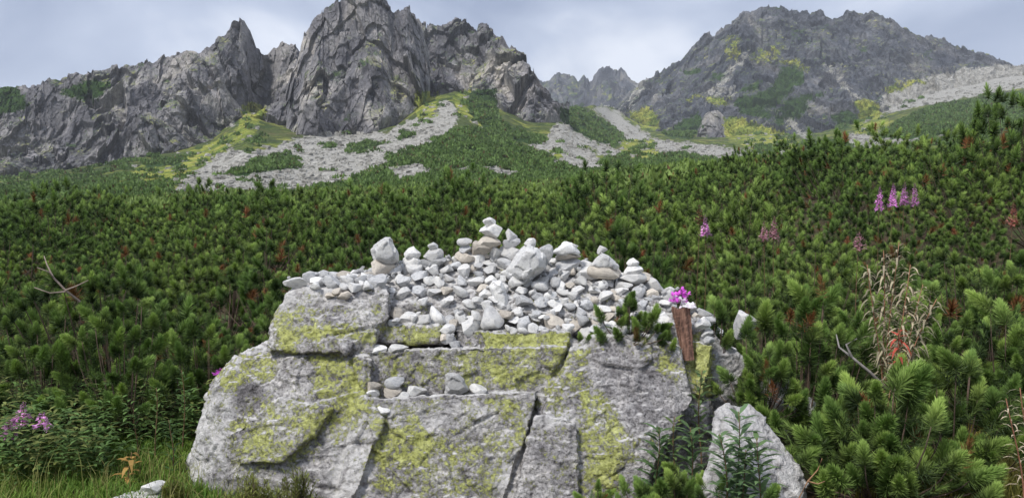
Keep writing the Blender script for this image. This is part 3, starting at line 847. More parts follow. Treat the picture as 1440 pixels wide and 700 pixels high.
# plinth down to the ground
hull(bm, [(-1.72, 4.55, -0.35), (-1.72, 4.45, 0.12), (-1.2, 4.2, -0.35), (0.6, 4.15, -0.35), (0.9, 4.4, 0.2), (1.25, 4.9, -0.35), (1.25, 5.5, -0.35), (-1.6, 5.6, -0.35), (1.1, 5.3, 0.5), (-1.4, 5.4, 0.5)])
boulder = remeshed("boulder", bm, 0.0086)
bme = boulder.data
V = smooth_np(bme, 1)
set_co(bme, V); N = normals(bme)
P = V
disp = 0.016 * fbm(P * 3.2, 4, 301) + 0.020 * facet(P * np.array([3.4, 3.4, 4.6]), 305) + 0.009 * facet(P * np.array([9, 9, 12.0]), 309) + 0.006 * fbm(P * 26, 3, 312) + 0.007 * facet(P * np.array([20, 20, 30]), 316)
V = V + N * disp[:, None]
set_co(bme, V)
N = normals(bme)
LICHEN = [(0.62, [(330, 560), (400, 555), (470, 570), (455, 640), (380, 660), (325, 650)]), (0.74, [(325, 595), (400, 580), (470, 585), (420, 640), (340, 650)]), (0.85, [(440, 500), (525, 495), (512, 580), (480, 640), (450, 580)]), (0.78, [(300, 520), (345, 490), (400, 495), (380, 530), (310, 560)]),
          (0.75, [(380, 440), (420, 430), (470, 440), (450, 490), (385, 492)]), (0.95, [(395, 470), (445, 450), (450, 475), (400, 490)]), (0.8, [(455, 455), (530, 455), (525, 485), (470, 490)]), (0.9, [(535, 458), (620, 458), (620, 482), (535, 484)]), (0.98, [(675, 464), (805, 464), (795, 490), (680, 488)]),
          (0.78, [(640, 490), (795, 490), (762, 552), (650, 550)]), (0.6, [(515, 495), (640, 495), (640, 550), (515, 550)]), (0.66, [(520, 570), (760, 560), (700, 700), (500, 700)]), (0.9, [(520, 610), (590, 590), (600, 640), (530, 660)]), (0.5, [(590, 560), (690, 570), (690, 610), (600, 610)]),
          (0.72, [(790, 490), (840, 480), (820, 560), (760, 570)]), (0.84, [(815, 560), (860, 550), (890, 600), (870, 690), (815, 700)]), (0.75, [(900, 470), (960, 480), (955, 530), (905, 510)]), (0.18, [(830, 495), (900, 500), (960, 560), (940, 610), (880, 600), (850, 540)]),
          (0.97, [(972, 470), (1004, 480), (1000, 560), (970, 560)]), (0.25, [(1004, 470), (1080, 520), (1060, 620), (1004, 620)]), (0.3, [(455, 620), (530, 600), (520, 700), (440, 700)])]
PALE = [(0.75, [(250, 560), (330, 545), (325, 640), (240, 720)]), (0.75, [(470, 600), (530, 570), (530, 640), (510, 700), (460, 700)]), (0.5, [(520, 570), (700, 570), (690, 600), (530, 605)]), (0.9, [(745, 585), (810, 582), (812, 600), (750, 600)]), (0.7, [(735, 580), (752, 580), (715, 690), (690, 700)]),
        (0.45, [(1000, 470), (1080, 520), (1000, 560)]), (0.55, [(395, 408), (470, 385), (470, 430), (395, 440)]), (0.35, [(700, 600), (740, 600), (690, 700)]), (0.45, [(810, 475), (830, 480), (745, 575), (740, 560)])]
px, py = proj(V)
Q = np.stack([px * 0.05, py * 0.05, px * 0], -1)
jx, jy = px + 14 * fbm(Q, 4, 330), py + 14 * fbm(Q, 4, 340)
C = np.zeros((len(V), 3)); C[:, 0] = 0.40
for s, poly in LICHEN:
    C[inpoly(jx, jy, poly), 0] = s
for s, poly in PALE:
    C[inpoly(jx, jy, poly), 1] = s
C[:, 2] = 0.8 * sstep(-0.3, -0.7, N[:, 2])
E = np.empty(len(bme.edges) * 2, np.int32); bme.edges.foreach_get("vertices", E); E = E.reshape(-1, 2)
deg = np.bincount(E.ravel(), minlength=len(V)).astype(float)[:, None]
for _ in range(26):                 # soften the borders of the lichen and the bleached faces
    C = 0.4 * C + 0.6 * np.stack([np.bincount(E[:, 0], C[E[:, 1], k], len(V)) + np.bincount(E[:, 1], C[E[:, 0], k], len(V)) for k in range(3)], -1) / deg
flat = sstep(0.62, 0.88, N[:, 2])
C[:, 1] = np.maximum(C[:, 1], 0.95 * flat); C[:, 0] *= 1 - 0.5 * flat
set_col(bme, C)
bme.materials.clear(); bme.materials.append(M_boulder)
bme.polygons.foreach_set("use_smooth", np.ones(len(bme.polygons), bool))
tag(boulder, "huge grey granite boulder patched with yellow-green lichen, heaped with small pale stones", "boulder")
BT = BVHTree.FromPolygons([tuple(v) for v in V], [tuple(p.vertices) for p in bme.polygons])

# ------------------------------------------------------------------ stones
def stone_mesh(seed, cuts, mat, pointed=0.0, sub=3):
    r = np.random.default_rng(seed)
    bm = bmesh.new(); bmesh.ops.create_icosphere(bm, subdivisions=sub, radius=1.0)
    V = np.array([v.co[:] for v in bm.verts]); F = np.array([[v.index for v in f.verts] for f in bm.faces]); bm.free()
    for k in range(cuts):
        n = r.normal(size=3); n /= np.linalg.norm(n)
        d = 0.42 + 0.38 * r.random()
        s = V @ n
        V = V - np.where(s > d, s - d, 0)[:, None] * n * 0.97
    if pointed:
        k = np.clip(V[:, 2], 0, 1); V[:, :2] *= (1 - pointed * k)[:, None]
    V = V * (1 + 0.09 * fbm(V * 1.6 + seed, 3, seed))[:, None]
    V = V * (1 + 0.018 * fbm(V * 6 + seed, 3, seed + 1))[:, None]
    V -= (V.max(0) + V.min(0)) / 2
    V /= (V.max(0) - V.min(0)) / 2
    me = mesh_np("stone", V, F, mat, True)
    me.set_sharp_from_angle(angle=R(26))
    return me
STONE = {}
for nm, mt in (("pale", M_pale), ("grey", M_grey), ("tan", M_tan)):
    STONE[nm] = [stone_mesh(500 + k, 9 + k % 7, mt, 0.3 if k % 4 == 3 else 0) for k in range(12)]
POINTED = [stone_mesh(600 + k, 8, M_pale, 0.6) for k in range(4)]

xs = np.arange(-1.5, 1.45, 0.012); ys = np.arange(4.35, 5.85, 0.012)
HG = np.full((len(ys), len(xs)), -1.0)
for j, yv in enumerate(ys):
    for i, xv in enumerate(xs):
        h = BT.ray_cast(Vector((xv, yv, 3.0)), Vector((0, 0, -1)))
        if h[0] is not None:
            HG[j, i] = h[0].z
XG, YG = np.meshgrid(xs, ys)
PXG = 720 + FX * XG / (YG * CP + 0.02)
zf = at(PXG, np.interp(PXG, HEAP_X, FRONT), Y_FRONT)[..., 2]
zc = at(PXG, np.interp(PXG, HEAP_X, CREST), Y_CREST)[..., 2]
k = np.clip((YG - Y_FRONT) / (Y_CREST - Y_FRONT), -0.2, 1)
zc = zc - 0.035
TG = zf + (zc - zf) * np.sign(k) * np.abs(k) ** 0.85
kb = np.clip((YG - Y_CREST) / 0.55, 0, 2)
TG = TG - 0.30 * kb ** 1.6
TG = np.where((PXG < 400) | (PXG > 1012) | (YG < Y_FRONT - 0.06) | (YG > 5.7), -2, TG)
def footprint(x, y, a, b, yaw):
    ca, sa = math.cos(yaw), math.sin(yaw)
    m = max(a, b)
    i0, i1 = np.searchsorted(xs, [x - m, x + m]); j0, j1 = np.searchsorted(ys, [y - m, y + m])
    dx, dy = XG[j0:j1, i0:i1] - x, YG[j0:j1, i0:i1] - y
    q = ((dx * ca + dy * sa) / a) ** 2 + ((-dx * sa + dy * ca) / b) ** 2
    return (slice(j0, j1), slice(i0, i1)), q
def rest(x, y, a, b, c, yaw, sink):
    sl, q = footprint(x, y, a, b, yaw)
    m = q < 0.8
    if not m.any():
        return None
    z = float((HG[sl][m] + c * np.sqrt(1 - q[m])).max()) - sink * c
    return z if (HG[sl][m] > z - c - 0.07).mean() > 0.72 else None
def settle(x, y, z, a, b, c, yaw):
    sl, q = footprint(x, y, a, b, yaw)
    m = q < 1
    HG[sl] = np.where(m, np.maximum(HG[sl], z + c * np.sqrt(np.clip(1 - q, 0, 1))), HG[sl])
def put_stone(me, x, y, z, a, b, c, yaw, tilt, label, group, name="stone", cat="stone"):
    o = obj(name, me, None, (x, y, z))
    n = Vector(tilt).normalized()
    o.rotation_mode = 'QUATERNION'
    o.rotation_quaternion = Vector((0, 0, 1)).rotation_difference(n) @ Euler((0, 0, yaw)).to_quaternion()
    o.scale = (a, b, c)
    return tag(o, label, cat, group)
sr = np.random.default_rng(91)
okm = np.argwhere(TG > -1)
placed = []
STAGES = [(60, 0.056, 0.084, 500), (150, 0.041, 0.056, 500), (95, 0.027, 0.041, 500)]
TG = np.where((TG > -1) & (YG > Y_FRONT - 0.02) & (HG > 0.5), np.maximum(TG, HG + 0.03), TG)
for count, lo, hi, cand in STAGES:
    fails = 0; got = 0
    while got < count and fails < 60:
        a = lo + (hi - lo) * sr.random() ** 1.5; b = a * (0.62 + 0.35 * sr.random()); c = a * (0.38 + 0.34 * sr.random())
        yaw = sr.random() * math.pi
        best = None
        pc = 425 + 565 * sr.random()
        for q in okm[sr.integers(len(okm), size=cand)]:
            j, i = q
            if abs(PXG[j, i] - pc) > 22: continue
            if xs[i] < -1.36 or YG[j, i] > 5.24 or (933 < PXG[j, i] < 990 and YG[j, i] < 4.82): continue
            need = TG[j, i] - HG[j, i]
            if need < 0.15 * c: continue
            z = rest(xs[i], ys[j], a, b, c, yaw, 0.30)
            if z is None: continue
            over = z + c * 0.5 - TG[j, i]
            score = need - 3.0 * max(over, 0) - 0.10 * max(0, ys[j] - 5.2)
            if best is None or score > best[0]:
                best = (score, xs[i], ys[j], z, j, i)
        if best is None or best[0] < -0.05:
            fails += 1; continue
        _, x, y, z, j, i = best
        got += 1; fails = 0
        settle(x, y, z, a, b, c, yaw)
        gy_ = (TG[min(j + 6, len(ys) - 1), i] - TG[max(j - 6, 0), i]) / 0.144 if TG[max(j - 6, 0), i] > -1 and TG[min(j + 6, len(ys) - 1), i] > -1 else 0.4
        tilt = (sr.normal(0, 0.28), -0.45 * gy_ + sr.normal(0, 0.25), 1)
        tone = "pale" if sr.random() < 0.62 else "grey" if sr.random() < 0.68 else "tan"
        placed.append((x, y, z, a, b, c, yaw, tilt, tone))
ALONG = [(440, "at its far left tip"), (480, "on the upper left block"), (520, "left of the big pointed white stone"), (560, "below the big pointed white stone"), (592, "between the two leftmost cairns"), (630, "below the third cairn from the left"), (668, "below the flat topped cairn"), (705, "below the tallest cairn"),
         (738, "below the slim cairn"), (772, "below the biggest block"), (820, "below the layered cairn"), (872, "above the little pine"), (910, "below the rightmost cairn"), (950, "left of the pink flowers"), (9999, "right of the pink flowers")]
for (x, y, z, a, b, c, yaw, tilt, tone) in placed:
    size = "large" if a > 0.066 else "fist-sized" if a > 0.040 else "little"
    px, py = (float(q) for q in proj(np.array([x, y, z])))
    k = (py - np.interp(px, HEAP_X, CREST)) / max(6, np.interp(px, HEAP_X, FRONT) - np.interp(px, HEAP_X, CREST))
    row = "behind the heap's crest" if y > 5.22 else "up near the heap's crest" if k < 0.25 else "on the heap's upper slope" if k < 0.5 else "on the heap's lower slope" if k < 0.78 else "at the heap's front edge"
    put_stone(STONE[tone][int(sr.integers(12))], x, y, z, a * 1.06, b * 1.06, c * 1.12, yaw, tilt,
              "%s %s stone %s, %s" % (size, {"pale": "whitish", "grey": "grey", "tan": "tan"}[tone], row, next(n_ for lim, n_ in ALONG if px < lim)), "stones heaped on the boulder")
# pebbles filling the gaps: one mass
pv, pf, pn = [], [], 0
ico = STONE["pale"][0]
small = stone_mesh(700, 8, M_pale, 0, 1)
nv = len(small.vertices)
bv = np.empty(nv * 3, np.float32); small.vertices.foreach_get("co", bv); bv = bv.reshape(-1, 3)
bf = np.array([p.vertices[:] for p in small.polygons])
for k in range(260):
    j, i = okm[sr.integers(len(okm))]
    if YG[j, i] > 5.4 or (PXG[j, i] < 500 and sr.random() < 0.75): continue
    a = 0.010 + 0.014 * sr.random()
    z = rest(xs[i], ys[j], a, a * 0.8, a * 0.6, 0, 0.3)
    if z is None: continue
    m = np.array(Euler((sr.random() * 3, sr.random() * 3, sr.random() * 6)).to_matrix())
    pv.append((bv * np.array([a, a * 0.8, a * 0.65])) @ m.T + np.array([xs[i], ys[j], z])); pf.append(bf + pn); pn += nv
    settle(xs[i], ys[j], z, a, a * 0.8, a * 0.6, 0)
tag(obj("pebbles", mesh_np("pebbles", np.concatenate(pv), np.concatenate(pf), M_blockgrey, False)), "small pale pebbles filling the gaps of the stone heap", "pebbles", None, "stuff")

# little cairns along the crest: (x0, x1, y0, y1) of each stone in the photograph, bottom stone first
def px_stone(x0, x1, y0, y1, Y, label, group=None, mat="pale", shape=0, deep=0.8, point=False, tilt=(0, 0, 1), yaw=0.0, grow=1.0):
    c0 = at((x0 + x1) / 2, (y0 + y1) / 2, Y)
    w = (x1 - x0) / FX * Y / 2 * grow; h = (y1 - y0) / FX * Y / 2 * grow
    me = POINTED[shape % 4] if point else STONE[mat][shape % 12]
    return put_stone(me, c0[0], c0[1], c0[2], w, w * deep, h, yaw, tilt, label, group)
def hull_stone(poly, Y, thick, label, group, mat):
    """an angular stone from its outline at its own place, with a bulging front and back"""
    P2 = np.array(poly, float); c = P2.mean(0)
    pts = [at(x, y, Y) for x, y in P2] + [at(*(c + (q - c) * 0.62 + np.array([0, -1])), Y - thick * 0.5) for q in P2] + [at(*(c + (q - c) * 0.7), Y + thick * 0.5) for q in P2]
    o_ = Vector(at(c[0], c[1], Y))
    bm = bmesh.new(); hull(bm, [Vector(p) - o_ for p in pts])
    o = remeshed("stone", bm, 0.0075)
    V = smooth_np(o.data, 2); set_co(o.data, V); N = normals(o.data)
    sd_ = int(poly[0][0])
    set_co(o.data, V + N * (0.010 * facet(V * 14, sd_) + 0.003 * fbm(V * 50, 3, sd_))[:, None])
    o.data.polygons.foreach_set("use_smooth", np.ones(len(o.data.polygons), bool))
    o.data.set_sharp_from_angle(angle=R(30))
    o.data.materials.clear(); o.data.materials.append({"pale": M_block, "grey": M_blockgrey}[mat])
    o.location = o_
    return tag(o, label, "stone", group)
CAIRNS = [
    ("cairn at the left end of the crest", 5.06, [((524, 562, 363, 383), "tan", 1, False, "flat tan stone under the big pointed stone")]),
    ("low cairn right of the pointed white stone", 5.08, [((566, 594, 360, 376), "pale", 2, False, "flat pale stone at the foot"), ((569, 591, 347, 366), "pale", 1, True, "small pale pointed stone on top")]),
    ("cairn third from the left on the crest", 5.08, [((592, 627, 362, 378), "grey", 3, False, "wide grey stone at the foot"), ((596, 623, 350, 368), "pale", 5, False, "pale stone in the middle"), ((601, 616, 341, 353), "pale", 6, False, "small pale stone on top")]),
    ("flat topped cairn left of the tallest one", 5.10, [((640, 668, 354, 370), "tan", 2, False, "tan stone at the foot"), ((647, 663, 343, 357), "grey", 7, False, "narrow grey stone in the middle"), ((643, 663, 335, 346), "pale", 8, False, "flat white stone lying across the top")]),
    ("tallest cairn of the heap", 5.12, [((662, 692, 340, 364), "tan", 4, False, "tan stone at the left foot"), ((688, 708, 345, 366), "pale", 9, False, "pale stone at the right foot"), ((672, 703, 331, 349), "tan", 10, False, "brownish stone in the lower middle"),
        ((674, 702, 315, 335), "pale", 11, False, "white block in the upper middle"), ((679, 697, 306, 320), "pale", 6, False, "rounded white stone on the very top")]),
    ("slim cairn right of the tallest one", 5.12, [((703, 736, 346, 366), "pale", 2, False, "broad pale stone at the foot"), ((708, 731, 335, 350), "grey", 3, False, "flat grey stone in the middle"), ((712, 728, 322, 339), "pale", 1, False, "upright pale stone on top")]),
    ("big slanting block of the heap", 4.98, [((737, 753, 335, 349), "pale", 5, False, "small white stone balanced on the biggest block"), ((756, 776, 344, 378), "grey", 3, False, "upright grey stone leaning on the biggest block")]),
    ("layered cairn right of the biggest block", 5.10, [((782, 814, 365, 382), "grey", 0, False, "grey stone at the foot"), ((784, 818, 354, 367), "tan", 9, False, "thin tan slab in the middle"), ((790, 812, 340, 350), "pale", 2, False, "little pale stone in the peak")]),
    ("pyramid cairn on the right of the crest", 5.08, [((826, 876, 373, 392), "tan", 8, False, "long flat tan stone at the foot"), ((841, 854, 346, 358), "pale", 4, False, "small pale stone on top")]),
    ("small cairn at the right end of the crest", 5.06, [((872, 908, 383, 398), "pale", 5, False, "broad pale stone at the foot"), ((877, 903, 372, 388), "pale", 10, False, "pale stone in the middle"), ((882, 898, 363, 376), "pale", 1, True, "small pale stone on top")]),
]
for name, Y, sts in CAIRNS:
    for (bx, mat, shp, pt, lab) in sts:
        px_stone(*bx, Y, "%s, %s" % (lab, name), "stones of the " + name, mat, shp, 0.85, pt, (sr.normal(0, 0.06), sr.normal(0, 0.06), 1), sr.random() * 0.5, 1.1)
hull_stone([(521, 351), (531, 341), (541, 333), (549, 333), (552, 343), (560, 356), (561, 368), (546, 374), (526, 368)], 5.05, 0.17, "big white pointed stone standing on a tan stone at the left end of the crest", "stones of the cairn at the left end of the crest", "pale")
hull_stone([(711, 380), (713, 391), (723, 401), (737, 401), (750, 388), (768, 377), (769, 360), (757, 347), (742, 343), (733, 349)], 4.96, 0.26, "biggest pale block, slanting in the middle of the heap", "stones of the big slanting block of the heap", "pale")
hull_stone([(776, 355), (786, 349), (794, 342), (803, 342), (817, 356), (815, 360), (786, 359)], 5.08, 0.13, "pale peaked stone on the layered cairn right of the biggest block", "stones of the layered cairn right of the biggest block", "pale")
hull_stone([(830, 374), (838, 362), (847, 354), (857, 359), (871, 374), (868, 381), (836, 380)], 5.06, 0.15, "pale triangular stone of the pyramid cairn on the right of the crest", "stones of the pyramid cairn on the right of the crest", "pale")
hull_stone([(687, 402), (692, 394), (706, 396), (714, 420), (716, 440), (705, 444), (694, 425)], 4.80, 0.10, "long pale stone lying steeply in the middle of the heap's front", "stones heaped on the boulder", "pale")
hull_stone([(626, 555), (625, 540), (628, 523), (641, 522), (655, 534), (661, 549), (645, 557)], 4.36, 0.09, "grey wedge-shaped stone standing upright on the middle ledge", "stones set on the ledges of the boulder", "grey")
# stones set out on the ledges of the boulder
LEDGE = [((518, 544, 485, 498), 4.50, "pale", 0, "left white stone on the uppermost ledge of the boulder"), ((546, 574, 484, 498), 4.50, "pale", 4, "right white stone on the uppermost ledge of the boulder"), ((616, 640, 466, 484), 4.58, "grey", 2, "grey stone wedged in the notch under the heap"), ((618, 640, 456, 470), 4.60, "pale", 5, "pale stone above the one wedged in the notch"),
    ((514, 534, 546, 559), 4.36, "pale", 6, "rounded white stone at the left end of the middle ledge"), ((516, 537, 535, 548), 4.37, "tan", 1, "pale tan stone lying on the leftmost stone of the middle ledge"), ((540, 564, 544, 560), 4.36, "tan", 3, "brownish stone second from the left on the middle ledge"), ((541, 568, 530, 546), 4.37, "grey", 8, "flat grey stone lying on the brownish stone of the middle ledge"),
    ((574, 602, 541, 559), 4.36, "pale", 9, "broad white stone in the middle of the middle ledge"), ((560, 577, 550, 561), 4.34, "pale", 7, "little white stone left of the broad white stone"), ((660, 684, 541, 553), 4.38, "pale", 2, "flat white stone right of the upright wedge"), ((524, 549, 570, 584), 4.26, "pale", 10, "white stone lying below the middle ledge")]
for bx, Y, mat, shp, lab in LEDGE:
    px_stone(*bx, Y, lab, "stones set on the ledges of the boulder", mat, shp, 0.8, False, (sr.normal(0, 0.08), sr.normal(0, 0.08), 1), sr.random() * 0.6, 1.08)

# ------------------------------------------------------------------ other rocks
def rock(name, pts, label, cat, pale, seed, voxel=0.012, amp=1.0):
    bm = bmesh.new(); hull(bm, pts)
    o = remeshed(name, bm, voxel)
    V = smooth_np(o.data, 2); set_co(o.data, V); N = normals(o.data)
    V = V + N * (amp * (0.012 * facet(V * 6, seed) + 0.006 * facet(V * np.array([18, 9, 24]), seed + 4) + 0.005 * fbm(V * 22, 3, seed + 8)))[:, None]
    set_co(o.data, V)
    C = np.zeros((len(V), 3)); C[:, 0] = 0.12; C[:, 1] = pale
    set_col(o.data, C)
    o.data.materials.clear(); o.data.materials.append(M_boulder)
    o.data.polygons.foreach_set("use_smooth", np.ones(len(o.data.polygons), bool))
    return tag(o, label, cat)
rock("rock_slab", [at(1010, 572, 3.92), at(1022, 565, 3.95), at(1056, 574, 4.0), at(1098, 614, 3.95), at(1124, 650, 3.88), at(1134, 682, 3.85), at(1118, 720, 3.7), at(1040, 780, 3.55), at(980, 690, 3.65), at(1000, 620, 3.75), at(1030, 640, 3.70), at(1085, 690, 3.68),
     at(1050, 600, 4.25), at(1130, 690, 4.2), at(1130, 800, 4.2), at(1000, 800, 4.2), at(1060, 860, 3.6)], "pale streaked rock slab leaning at the lower right foot of the boulder", "rock", 0.5, 801, 0.009, 1.7)
rock("rock", [at(1066, 530, 4.7), at(1100, 528, 4.7), at(1148, 566, 4.7), at(1140, 590, 4.65), at(1080, 560, 4.6), at(1070, 640, 4.8), at(1140, 640, 5.0), at(1100, 530, 5.1)], "grey rock half buried under the pine right of the boulder", "rock", 0.7, 811)
px_stone(1033, 1067, 436, 478, 5.1, "rounded white rock top showing beyond the boulder's right shoulder", None, "pale", 4, 0.9)
px_stone(1116, 1140, 612, 636, 5.1, "little pale round rock in the hollow beside the leaning slab", None, "pale", 2, 0.9)
rock("rock", [at(150, 704, 4.05), at(205, 684, 4.2), at(228, 690, 4.15), at(235, 720, 4.0), at(170, 740, 3.95), at(215, 684, 4.4), at(180, 760, 4.4), at(235, 760, 4.4)], "flat whitish rock in the grass left of the boulder foot", "rock", 0.9, 841)
px_stone(201, 229, 676, 694, 4.13, "small white stone lying on the flat rock in the grass", None, "pale", 6, 0.9)

# ------------------------------------------------------------------ foreground pines: every shoot a part of its own
SHOOTS = []
for k in range(6):
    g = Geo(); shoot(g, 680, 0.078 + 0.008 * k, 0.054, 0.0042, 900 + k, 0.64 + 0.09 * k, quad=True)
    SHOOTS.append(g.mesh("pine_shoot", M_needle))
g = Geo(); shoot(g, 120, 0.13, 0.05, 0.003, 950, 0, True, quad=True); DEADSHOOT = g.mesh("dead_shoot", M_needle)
def fg_pine(px, py_top, Y, width, zbase, n, label, seed, ss=1.0, inner=60, flatness=0.0, group=None, dead=0.03):
    """px, py_top: photo position of the bush top; width in metres"""
    r = np.random.default_rng(seed)
    topz = float(at(px, py_top, Y)[2]); x = float(at(px, py_top, Y)[0])
    H = topz - zbase - 0.05
    o = empty("dwarf_pine", (x, Y, zbase), label, "pine bush", group)
    n = int(n * 1.45)
    pos, d = dome(n, width / 2, H, r, 0.32 * H, 0.3, 0.55)
    gb = Geo()
    M = frames(d, r.random(n) * 6.28)
    for i in range(n):
        s = ss * (0.8 + 0.5 * r.random())
        isd = r.random() < dead
        me = DEADSHOOT if isd else SHOOTS[int(r.integers(6))]
        c = obj("dead_shoot" if isd else "shoot", me, o, tuple(pos[i] - d[i] * 0.10 * s))
        c.rotation_euler = Matrix(M[i].tolist()).to_euler(); c.scale = (s, s, s)
        p = pos[i] - d[i] * 0.09 * s
        b0 = np.array([p[0] * 0.10, p[1] * 0.10, -0.02]); k1 = b0 * 0.2 + p * 0.8; k1[2] = p[2] * 0.35
        ts = np.linspace(0, 1, 6)[:, None]
        gb.tube((1 - ts) ** 2 * b0 + 2 * ts * (1 - ts) * k1 + ts ** 2 * p, 0.0055 * ss, 0.0025, BRK * (0.7 + 0.7 * r.random()), 5)
    obj("branches", gb.mesh("pine_branches", M_bark, True), o)
    if inner:                          # older needles inside the bush, its inner shade put into their dark tone
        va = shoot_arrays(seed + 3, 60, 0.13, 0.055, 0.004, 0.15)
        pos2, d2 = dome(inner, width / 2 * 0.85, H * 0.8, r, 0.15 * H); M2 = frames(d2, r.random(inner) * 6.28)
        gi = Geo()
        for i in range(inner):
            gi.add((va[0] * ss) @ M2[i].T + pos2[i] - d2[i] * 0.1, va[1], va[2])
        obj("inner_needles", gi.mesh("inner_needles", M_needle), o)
    return o
FG = [
    (1130, 402, 4.75, 0.95, 0.05, 44, "bushy dwarf pine with pale green tips just right of the boulder's shoulder", 1.25, 80),
    (1075, 455, 4.55, 0.50, 0.30, 22, "dark dwarf pine hanging over the boulder's right shoulder", 0.9, 40),
    (1240, 522, 4.02, 1.00, 0.0, 56, "big tufted dwarf pine at lower right, nearest to the camera", 1.3, 80),
    (1345, 488, 4.35, 0.80, 0.0, 40, "dwarf pine with long soft tufts right of the withered red-leaved stem", 1.25, 60),
    (1425, 420, 5.1, 1.05, 0.05, 42, "tall dwarf pine at the right edge, in front of the slope", 1.25, 70),
    (1010, 412, 4.85, 0.22, 0.55, 7, "small upright pine tuft just right of the pink flowers", 0.9, 8),
    (958, 640, 3.72, 0.34, 0.02, 17, "little dwarf pine at the boulder's foot, left of the leaning slab", 0.75, 20),
    (905, 655, 3.78, 0.26, 0.0, 9, "tiny dwarf pine close left of the little one at the boulder's foot", 0.7, 8),
    (1000, 640, 3.45, 0.24, -0.05, 7, "low pine shoots in front of the leaning slab's left edge", 0.7, 8),
    (1075, 665, 3.4, 0.26, -0.05, 7, "low pine shoots in front of the leaning slab's middle", 0.7, 8),
    (842, 664, 3.85, 0.30, 0.02, 7, "tiny sparse pine sprig in front of the boulder's lower edge", 0.6, 6),
    (1190, 425, 5.3, 0.9, 0.15, 36, "round dwarf pine with bright tips behind the withered stems", 1.0, 60),
    (1290, 400, 5.4, 1.0, 0.2, 36, "leafy green dwarf pine right of the tall withered stem", 1.0, 60),
    (1400, 345, 6.0, 1.2, 0.3, 40, "broad dwarf pine climbing the bank at the right edge", 1.0, 70),
    (60, 440, 5.6, 1.1, 0.05, 44, "dwarf pine at the left edge above the pink fireweed", 1.0, 70),
    (170, 425, 5.3, 1.0, 0.0, 44, "dwarf pine with bright tufts standing over the leafy stems on the left", 1.0, 70),
    (290, 440, 5.5, 1.0, 0.0, 40, "dark dwarf pine touching the boulder's left flank", 1.0, 70),
]
for i, (px, py, Y, w, zb, n, lab, ss, inn) in enumerate(FG):
    fg_pine(px, py, Y, w, zb, n, lab, 1000 + i * 7, ss, inn)
# the pine that grows on the boulder among the stones
fg_pine(885, 408, 4.58, 0.44, float(at(885, 470, 4.58)[2]) - 0.05, 22, "small dwarf pine growing on the boulder at the right end of the stone heap", 1200, 0.72, 10)
fg_pine(825, 452, 4.55, 0.16, float(at(825, 472, 4.55)[2]) - 0.03, 4, "tiny pine sprig on the heap's edge above the diagonal crack", 1207, 0.5, 0)
fg_pine(938, 440, 4.56, 0.16, float(at(938, 480, 4.56)[2]) - 0.05, 5, "small dark pine sprig beside the reddish wood", 1214, 0.6, 4)

# ------------------------------------------------------------------ plants
GREEN = np.array([0.075, 0.14, 0.04])
def leaf(g, p, d, L, w, c, droop=0.25, up=(0, 0, 1)):
    d = np.asarray(d, float); d /= np.linalg.norm(d)
    s = np.cross(d, up); s /= np.linalg.norm(s) + 1e-9
    dn = np.array([0, 0, -1.0])
    P = [p, p + d * L * .35 - s * w / 2 + dn * L * droop * .1, p + d * L * .35 + s * w / 2 + dn * L * droop * .1, p + d * L * .7 - s * w * .36 + dn * L * droop * .45, p + d * L * .7 + s * w * .36 + dn * L * droop * .45, p + d * L + dn * L * droop]
    g.add(P, [(0, 1, 2), (1, 3, 4), (1, 4, 2), (3, 5, 4)], c)
def gzf(x, y):
    return float(gz(np.array(float(x)), np.array(float(y))))
def fireweed(px, py_top, Y, zbase, label, seed, flower=None, leaves=26, leafc=GREEN, stemc=(0.16, 0.10, 0.05), spike=0.16, Ll=0.09, lean=(0, 0), w=0.016, group=None, curl=False, kmin=0.12):
    r = np.random.default_rng(seed)
    t = at(px, py_top, Y)
    zbase = gzf(t[0], Y) - 0.01 if zbase == 0.0 else zbase
    H = t[2] - zbase
    o = empty("fireweed", (t[0] - lean[0], Y - lean[1], zbase), label, "fireweed", group)
    ts = np.linspace(0, 1, 9)
    pts = np.stack([lean[0] * ts ** 1.6 + 0.012 * np.sin(ts * 5 + seed), lean[1] * ts ** 1.6, H * ts], -1)
    gs = Geo(); gs.tube(pts, 0.005, 0.0022, np.array(stemc), 5); obj("stem", gs.mesh("fireweed_stem", M_bark, True), o)
    gl = Geo()
    for i in range(leaves):
        k = 0.12 + (0.86 - spike / max(H, .01) * 0.8) * (i + r.random()) / leaves if flower is not None else kmin + (0.98 - kmin) * (i + r.random()) / leaves
        p = np.array([np.interp(k, ts, pts[:, q]) for q in range(3)])
        th = i * 2.4 + r.random() * 0.6
        leaf(gl, p, (math.cos(th), math.sin(th), 0.55 + 0.3 * r.random()), Ll * (0.7 + 0.5 * r.random()) * (1 - 0.45 * max(0, k - .5)), w, np.asarray(leafc) * (0.7 + 0.7 * r.random()), 0.35 + (0.9 * r.random() if curl else 0))
    if gl.n:
        obj("leaves", gl.mesh("fireweed_leaves", M_leaf), o)
    if flower is not None:
        gf = Geo()
        nfl = int(44 * spike / 0.16)
        for i in range(nfl):
            k = 1 - spike / H * (i / nfl)
            p = np.array([np.interp(k, ts, pts[:, q]) for q in range(3)])
            rad = (0.008 + 0.034 * (i / nfl) ** 0.8) * (0.6 + 0.8 * r.random())
            th = i * 2.4
            d = np.array([math.cos(th), math.sin(th), 0.25])
            for j in range(4):
                leaf(gf, p + d * rad * 0.7, d + r.normal(0, 0.7, 3), rad * 0.8, rad * 0.6, (np.asarray(flower) if i > nfl * 0.25 else np.asarray(flower) * 0.45) * (0.75 + 0.6 * r.random()), 0.1)
        obj("flower_spike", gf.mesh("fireweed_flowers", M_petal), o)
    return o
def gzf(x, y):
    return float(gz(np.array(float(x)), np.array(float(y))))
